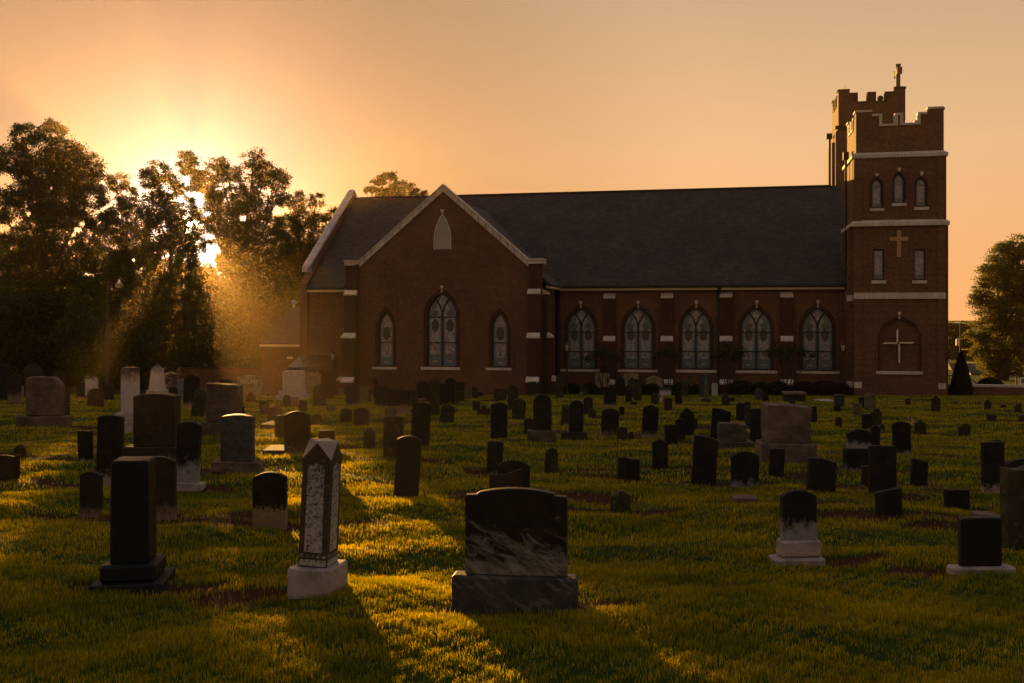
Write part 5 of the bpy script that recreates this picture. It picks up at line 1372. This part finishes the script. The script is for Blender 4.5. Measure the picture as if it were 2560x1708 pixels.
tree('lightly leaved tree left of the sun with thin top', 88, 410, [(395,430,32),(370,450,28),(420,470,40),(385,520,42),(430,530,40),(400,590,48),(445,605,42),(375,640,42),(430,665,44),(490,610,36),(470,585,34),(480,520,34),(465,480,30),(500,570,30),(468,652,30),(478,695,30),(445,690,32),(455,555,30),(390,720,48),(455,725,42),(505,690,22)], 3, 'mid', .95, trunk=.33)
tree('large many-lobed tree right of the sun gap', 91, 640, [(455,398,26),(480,425,30),(540,420,34),(575,440,34),(515,460,34),(640,400,30),(665,430,34),(700,450,34),(625,460,34),(690,500,32),(570,500,44),(630,530,48),(560,560,44),(610,600,50),(665,560,42),(640,660,50),(585,690,38),(690,620,48),(545,740,40),(505,455,30),(520,500,34),(515,540,30),(545,600,34),(560,640,32),(500,700,34),(530,700,30),(620,750,52),(680,715,52)], 4, 'mid', 1.0, trunk=.42)
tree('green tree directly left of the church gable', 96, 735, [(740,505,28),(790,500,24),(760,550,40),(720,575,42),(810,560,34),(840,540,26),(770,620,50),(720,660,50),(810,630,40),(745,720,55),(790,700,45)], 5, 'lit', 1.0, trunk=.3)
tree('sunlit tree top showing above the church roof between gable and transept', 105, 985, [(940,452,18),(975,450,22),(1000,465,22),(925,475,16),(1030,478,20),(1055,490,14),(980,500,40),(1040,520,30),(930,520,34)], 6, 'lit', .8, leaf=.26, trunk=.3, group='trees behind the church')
# understorey along the left boundary
us = [(20,850,'dark'),(95,835,'dark'),(165,850,'dark'),(240,830,'mid'),(310,850,'mid'),(375,840,'dark'),(440,845,'dark'),(505,835,'dark'),(560,850,'dark'),(615,835,'mid'),(670,850,'mid'),(725,830,'lit')]
ul = ['at the left edge','below the broad oak','right of the broad oak trunk','left of the lamp pole','at the lamp pole','right of the lamp pole','behind the white pillar','above the boulder heap','behind the brick screen, left part','behind the brick screen, right part','left of the side wing','touching the side wing roof']
for i, ((x, y, k), l) in enumerate(zip(us, ul)):
    tree('low dense understorey tree '+l, 78+(i % 3)*5, x, [(x-25,y-70,42),(x+28,y-75,40),(x,y-25,50),(x-40,y,44),(x+40,y+5,44),(x,y+45,50),(x-35,y+70,42),(x+35,y+72,42),(x,y-110,30),(x-30,y+105,30),(x+30,y+108,30),(x,y+95,34)], 20+i, k, 1.0, leaf=.22, trunk=.14, branches=False, group='trees left of the church', name='understorey_tree')
# woodland closing the view beyond the left trees: reads as one mass
rs = np.random.RandomState(77); pts = []
for i in range(150):
    D_ = rs.uniform(104, 122); x = rs.uniform(-420, 900); y = rs.uniform(690, 985); r = rs.uniform(1.5, 2.6)
    c = np.array([(x-1280)/F*D_, D_, ZC-(y-HY)/F*D_]); 
    for _ in range(16):
        u = rs.normal(size=3); u /= np.linalg.norm(u); pts.append(c+u*r*rs.uniform(.4, 1)+rs.normal(size=(60, 3))*.42)
for i in range(34):
    D_ = rs.uniform(106, 118); x = -420+i*39; r = rs.uniform(1.6, 2.4); c = np.array([(x-1280)/F*D_, D_, ZC-(690-rs.uniform(0, 45)-HY)/F*D_])
    for _ in range(14):
        u = rs.normal(size=3); u /= np.linalg.norm(u); pts.append(c+u*r*rs.uniform(.4, 1)+rs.normal(size=(55, 3))*.42)
wd = leaf_mesh('woodland', np.concatenate(pts), .42, rs, LEAVES['dark']); tag(wd, 'dark mass of woodland filling the gaps below the left trees', 'woodland', kind='stuff')
# right side
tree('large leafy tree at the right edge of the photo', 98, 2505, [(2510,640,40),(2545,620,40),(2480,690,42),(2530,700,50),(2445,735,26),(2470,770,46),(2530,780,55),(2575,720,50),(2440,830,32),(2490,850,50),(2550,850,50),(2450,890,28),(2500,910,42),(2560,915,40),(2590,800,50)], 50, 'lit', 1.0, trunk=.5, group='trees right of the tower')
tree('hazy distant tree right of the tower', 150, 2395, [(2385,830,22),(2410,825,20),(2395,860,28),(2425,870,24),(2380,890,26),(2410,910,30),(2440,900,26)], 51, 'mid', .9, leaf=.42, trunk=.3, group='trees right of the tower')
tree('distant low tree behind the low brick wall', 170, 2500, [(2460,890,24),(2500,895,26),(2540,890,26),(2575,885,26),(2440,915,22),(2480,925,26),(2525,925,26),(2565,925,26)], 52, 'dark', .9, leaf=.45, trunk=.3, group='trees right of the tower')
def crape(x, yb, blobs, seed, label, D):
    rs = np.random.RandomState(seed); s = D/F; X0 = (x-1280)*s; z0 = float(gz(X0, D)); e = empty('crape_myrtle', (X0, D, z0), 0, label, 'small tree', 'crape myrtles before the nave')
    q = MB(); P = []
    for (bx, by, r) in blobs:
        c = Vector(((bx-1280)*s, D+rs.uniform(-.4, .4), ZC-(by-HY)*s)); b0 = Vector((X0+rs.uniform(-.12, .12), D+rs.uniform(-.1, .1), z0-.1))
        m = b0.lerp(c, .5)+Vector(((X0-c.x)*.12, 0, 0)); q.tube([b0, m, c], [.04, .028, .012], 6)
        n = int(r*r*.75); P.append(np.array(c)+rs.normal(size=(n, 3))*np.array([r*s*.55, r*s*.5, r*s*.32]))
        for _ in range(4): q.tube([m.lerp(c, .6), c+Vector(rs.normal(size=3))*r*s*.5], [.014, .006], 4)
    t = q.build('trunk', M_bark, e, recalc=False); t.location = (-X0, -D, -z0)
    o = leaf_mesh('crown', np.concatenate(P), .11, rs, LEAVES['crape'], e, tunnel=False); o.location = (-X0, -D, -z0)
crape(1510, 985, [(1485,888,16),(1505,880,17),(1528,886,17),(1545,898,12),(1470,897,12)], 60, 'vase-shaped crape myrtle between the first and second nave windows', 60.5)
crape(1668, 985, [(1645,885,15),(1668,880,17),(1690,888,14),(1635,895,11)], 61, 'vase-shaped crape myrtle between the second and third nave windows', 60)
crape(1822, 985, [(1800,880,18),(1825,878,19),(1850,880,18),(1785,893,13),(1840,895,14),(1812,860,13)], 62, 'vase-shaped crape myrtle between the third and fourth nave windows', 59)
crape(1968, 985, [(1925,885,16),(1950,878,20),(1980,875,20),(2010,882,17),(2030,888,12),(1960,898,15)], 63, 'vase-shaped crape myrtle between the fourth and fifth nave windows', 58)
def shrub(x, y0, y1, w, D, seed, kind, label, shape='round', leaf=.07, grp='foundation shrubs along the nave'):
    rs = np.random.RandomState(seed); s = D/F; X0 = (x-1280)*s; z0 = float(gz(X0, D)); H = (y1-y0)*s; Wd = w*s/2
    n = int(9000*min(3, (Wd*2)*H/1.2)); u = rs.uniform(0, 1, n); th = rs.uniform(0, 2*np.pi, n); rr = rs.uniform(.75, 1.02, n)
    if shape == 'round': zz = np.sin(u*np.pi/2*1.0); r = np.sqrt(np.maximum(0, 1-zz**2))*.35+.65*np.sqrt(np.maximum(0, 1-zz**4)); 
    else: zz = u; r = np.where(u < .12, .88+u, (1-(u-.12)/.88)**.72)
    C = np.stack([X0+np.cos(th)*r*rr*Wd, D+np.sin(th)*r*rr*min(Wd, .9), z0+zz*H*(.97+.03*rr)], 1)
    e = empty('shrub', (X0, D, z0), 0, label, 'shrub', grp)
    o = leaf_mesh('foliage', C, leaf, rs, LEAVES[kind], e, tunnel=False); o.location = (-X0, -D, -z0)
    q = MB(); q.tube([(0, 0, -.1), (0, 0, H*.6)], [.06, .03], 6)
    q.lathe([(Wd*.5, .02), (Wd*.72, H*.2), (Wd*.6 if shape == 'round' else Wd*.45, H*.6), (.05, H*.86)], 0, 0, 10); q.build('stems', M_bark, e)
shn = [(1392,946,30,'shrub','right of the transept downpipe'),(1430,952,34,'shrub','below the first nave window'),(1475,952,36,'shrub','right of the lantern post by the first nave window'),(1590,950,44,'shrub','below the second nave window'),(1630,953,36,'shrub','right of the second nave window'),(1705,950,40,'shrub','left below the third nave window'),
       (1750,952,40,'shrub','right below the third nave window'),(1855,947,52,'shrub','left below the fourth nave window'),(1905,950,44,'shrub','right below the fourth nave window'),(1945,946,46,'shrub','round one left of the fourth buttress'),(2010,948,54,'purple','purplish one left below the fifth nave window'),(2062,946,60,'purple','purplish one right below the fifth nave window'),(2105,950,34,'purple','purplish one by the tower downpipe')]
for i, (x, y, w, k, l) in enumerate(shn): shrub(x, y+4, 986, w*1.35, 60.3-(x-1392)/720*2.6, 80+i, k, 'clipped shrub '+l)
shrub(2403, 880, 993, 56, 57.5, 99, 'shrub', 'tall conical clipped evergreen beside the tower', 'cone', .06, 'clipped evergreens right of the tower')
shrub(2476, 934, 975, 68, 66, 98, 'shrub', 'wide rounded evergreen bush behind the low brick wall', 'round', .09, 'clipped evergreens right of the tower')
# ---------------------------------------------------------------- lamps, walls, poles
M_lampglass = simple('lamp_glass', (.42,.36,.28), .2, 0, .1)
M_wood = simple('pole_wood', (.035,.025,.018), .9, 0, .3)
def lantern(x, ytop, yb, D, label):
    s = D/F; X = (x-1280)*s; z = float(gz(X, D)); H = ZC-(ytop-HY)*s - z
    e = empty('lamp_post', (X, D, z), 0, label, 'lamp post', 'black lantern posts by the church')
    q = MB(); q.lathe([(.11, -.1), (.11, .12), (.07, .2), (.05, .5), (.045, H-.62), (.07, H-.56), (.03, H-.5)], 0, 0, 10); q.build('post', M_dark, e, smooth=False)
    la = MB(); la.lathe([(.07, H-.52), (.09, H-.48), (.02, H-.47)], 0, 0, 8); la.lathe([(.19, H-.12), (.17, H-.08), (.05, H+.02), (.015, H+.08)], 0, 0, 6)
    for k in range(6):
        a = k*math.pi/3; la.tube([(.09*math.cos(a), .09*math.sin(a), H-.48), (.165*math.cos(a), .165*math.sin(a), H-.12)], .011, 4)
    ln = la.build('lantern', M_dark, e)
    q = MB(); q.lathe([(.075, H-.47), (.145, H-.125)], 0, 0, 6); q.build('glass', M_lampglass, ln)
lantern(831.5, 880, 985, 62, 'black lantern post at the metal canopy')
lantern(1417.6, 857, 985, 59.3, 'black lantern post before the first nave window')
lantern(2108, 857, 988, 57.6, 'black lantern post left of the tower')
D = 64; s = D/F; X = (270-1280)*s; z = float(gz(X, D)); zt = ZC-(708-HY)*s-z
e = empty('street_lamp', (X, D, z), 0, 'tall wooden lamp pole with bell-shaped yard light among the left trees', 'street lamp')
q = MB(); q.tube([(-.05, 0, -.2), (.05, 0, zt)], [.13, .10], 10); q.build('pole', M_wood, e)
q = MB(); q.tube([(.08, 0, zt-.25), (.35, 0, zt-.02), (.68, 0, zt+.08)], .025, 6); q.build('arm', M_dark, e)
q = MB(); q.lathe([(.06, zt+.22), (.07, zt+.10), (.12, zt+.02), (.05, zt+.0)], .72, 0, 12); hd = q.build('lamp_head', M_steel, e)
q = MB(); q.lathe([(.10, zt+.02), (.23, zt-.06), (.23, zt-.22), (.19, zt-.28), (.02, zt-.30)], .72, 0, 14); q.build('lamp_bowl', simple('dusty_glass', (.16,.13,.10), .4, 0, .1), hd)
# pierced brick screen at the left
D = 71; s = D/F; x0, x1 = (452-1280)*s, (700-1280)*s; z = float(gz(x0, D)); zt = ZC-(919-HY)*s - z
e = empty('brick_screen', (x0, D, z), R(-4), 'low pierced brick screen wall left of the side wing', 'brick wall')
q = MB(); Wd = x1-x0; q.box(0, Wd, -.1, .1, -.5, .25); q.box(0, Wd, -.1, .1, zt-.16, zt-.08)
nr_ = 9; rh = (zt-.16-.25)/nr_
for r in range(nr_):
    n = 46; 
    for i in range(n):
        c = (i+(.5 if r % 2 else 0))*Wd/n; q.box(c, min(c+Wd/n*.62, Wd), -.095, .095, .25+r*rh, .25+(r+1)*rh-.0)
q.build('lattice', M_brick, e, recalc=False)
q = MB(); q.box(-.03, Wd+.03, -.13, .13, zt-.08, zt); q.build('coping', M_brickd, e)
# low brick wall right of the tower, railing, post signs
VWL = 1.5
u0, u1 = pu(2371, VWL)+.02, pu(2371, VWL)+14
e = empty('brick_wall', (OX+u0*UX+VWL*VX, OY+u0*UY+VWL*VY, ZG), -TH, 'low brick wall with pale coping running right from the tower', 'brick wall')
zt = pz(2480, 968, VWL); zc2 = pz(2480, 962, VWL)
q = MB(); q.box(0, 14, 0, .3, -1, zt); q.build('wall', M_brick, e)
q = MB(); q.box(-.0, 14, -.05, .35, zt, zc2); q.build('coping', M_lime, e, bevel=.01)
e = empty('handrail', (OX+u0*UX+(VWL+1)*VX, OY+u0*UY+(VWL+1)*VY, ZG), -TH, 'black iron stair railing between tower and conical evergreen', 'railing')
q = MB(); zr = pz(2385, 939, VWL+1)
q.tube([(0, 0, zr), (1.15, 0, zr), (1.9, .0, zr-.55)], .028, 6); q.tube([(0, 0, zr-.22), (1.15, 0, zr-.22), (1.9, 0, zr-.77)], .018, 6)
for i in range(9): 
    x = i*.235; d = max(0, x-1.15)*.73; q.tube([(x, 0, zt-.6), (x, 0, zr-d)], .014, 5)
q.build('rails', M_dark, e, recalc=False)
D = 70
for (x, y0, y1, w, lb) in ((2541,945,965,3.4,'grey square bollard behind the low brick wall, left one'), (2547,945,965,3.4,'grey square bollard behind the low brick wall, right one')):
    s = D/F; X = (x-1280)*s; zt_ = ZC-(y0-HY)*s; q = MB(); q.box(-w*s/2, w*s/2, -.05, .05, -2.5, 0); q.box(-w*s*.62, w*s*.62, -.07, .07, 0, .06); o = q.build('bollard', M_wood); o.location = (X, D, zt_); tag(o, lb, 'bollard', 'bollards behind the low wall')
s = D/F; X = (2556-1280)*s; zt_ = ZC-(943-HY)*s
e = empty('sign', (X, D, float(gz(X, D))), 0, 'small white sign with a blue square at the right edge', 'sign'); zz = zt_-e.location.z
q = MB(); q.tube([(0, .03, -.2), (0, .03, zz)], .03, 6); q.build('post', M_steel, e)
q = MB(); q.box(-.17, .3, -.01, .01, zz-.55, zz); p = q.build('plate', M_white, e)
q = MB(); q.box(-.07, .22, -.02, -.012, zz-.4, zz-.14); q.build('blue_field', simple('sign_blue', (.03,.10,.35), .5), p)
# utility pole with transformer and wires
D = 130; s = D/F; X = (2401.5-1280)*s; z = float(gz(X, D)); H = ZC-(805-HY)*s-z
e = empty('utility_pole', (X, D, z), 0, 'wooden utility pole with crossarm and transformer behind the conical evergreen', 'utility pole')
q = MB(); q.tube([(0, 0, -.3), (0, 0, H)], [.17, .11], 8); q.build('pole', M_wood, e)
q = MB(); q.box(-1.05, 1.05, -.2, -.1, H-.35, H-.22); q.tube([(-.6, -.13, H-.3), (0, -.1, H-.9)], .03, 5); q.tube([(.6, -.13, H-.3), (0, -.1, H-.9)], .03, 5); q.build('crossarm', M_wood, e)
q = MB(); zt_ = ZC-(848-HY)*s-z; q.lathe([(.05, zt_+.1), (.22, zt_), (.24, zt_-.85), (.05, zt_-.95)], -.42, -.1, 12); q.build('transformer', M_steel, e)
q = MB()
for dx in (-.9, -.35, .35, .9): q.tube([(dx, -.15, H-.22), (dx, -.15, H+.0)], .04, 6)
q.build('insulator', M_lampglass, e)
for i, (dx, y1, y2, lb) in enumerate(((-.9, 806, 803, 'uppermost power line running right from the utility pole'), (.9, 809, 812, 'second power line running right from the utility pole'), (0, 873, 868, 'third power line, below the crossarm of the utility pole'), (0, 905, 901, 'lowest power line running right from the utility pole'))):
    a = Vector((X+dx, D-.15, ZC-(y1-HY)*s)); b_ = Vector(((2700-1280)/F*85, 85, ZC-(y2-HY)/F*85)); q = MB()
    q.tube([a.lerp(b_, t/12)+Vector((0, 0, -1.1*math.sin(math.pi*t/12)*.25)) for t in range(13)], .022, 4); o = q.build('power_line', M_dark, recalc=False); tag(o, lb, 'power line', 'power lines at the right')
# far houses beyond the wall at the right
def house(x0, x1, yr, ye, D, label, col):
    s = D/F; X = ((x0+x1)/2-1280)*s; w = (x1-x0)*s/2; z = float(gz(X, D)); ze, zr = ZC-(ye-HY)*s-z, ZC-(yr-HY)*s-z
    e = empty('house', (X, D, z), R(-15), label, 'house', 'distant houses at the right')
    q = MB(); q.box(-w*.94, w*.94, -3, 3, -.3, ze); q.build('wall', simple('siding', col, .8), e)
    q = MB(); q.vprism([(-w,-3.4),(w,-3.4),(w,3.4),(-w,3.4)], ze, zr, top=[(-w*.96,-.1),(w*.96,-.1),(w*.96,.1),(-w*.96,.1)]); q.build('roof', M_roof, e)
    for t in (-.5, .1, .6): 
        q = MB(); q.box(w*t-.4, w*t+.4, -3.03, -2.99, ze-1.6, ze-.5); q.build('window', M_void, e)
house(2372, 2440, 908, 925, 120, 'distant grey-roofed house seen between the tower and the conical evergreen', (.3,.25,.2))
house(2415, 2500, 915, 930, 110, 'distant low house with pale roof right of the conical evergreen', (.25,.2,.16))
# ---------------------------------------------------------------- morning haze
m = bpy.data.materials.new('haze'); m.use_nodes = True; t = m.node_tree; t.nodes.clear()
o_ = t.nodes.new('ShaderNodeOutputMaterial'); v = t.nodes.new('ShaderNodeVolumePrincipled')
v.inputs['Color'].default_value = (.95, .68, .36, 1); v.inputs['Density'].default_value = 0.00023; v.inputs['Anisotropy'].default_value = 0.87
t.links.new(v.outputs[0], o_.inputs['Volume'])
q = MB(); q.box(-130, 140, -12, 190, ZC-6.6-1.5, 21.2); o = q.build('haze', m); tag(o, 'thin golden morning haze over the churchyard', kind='stuff')
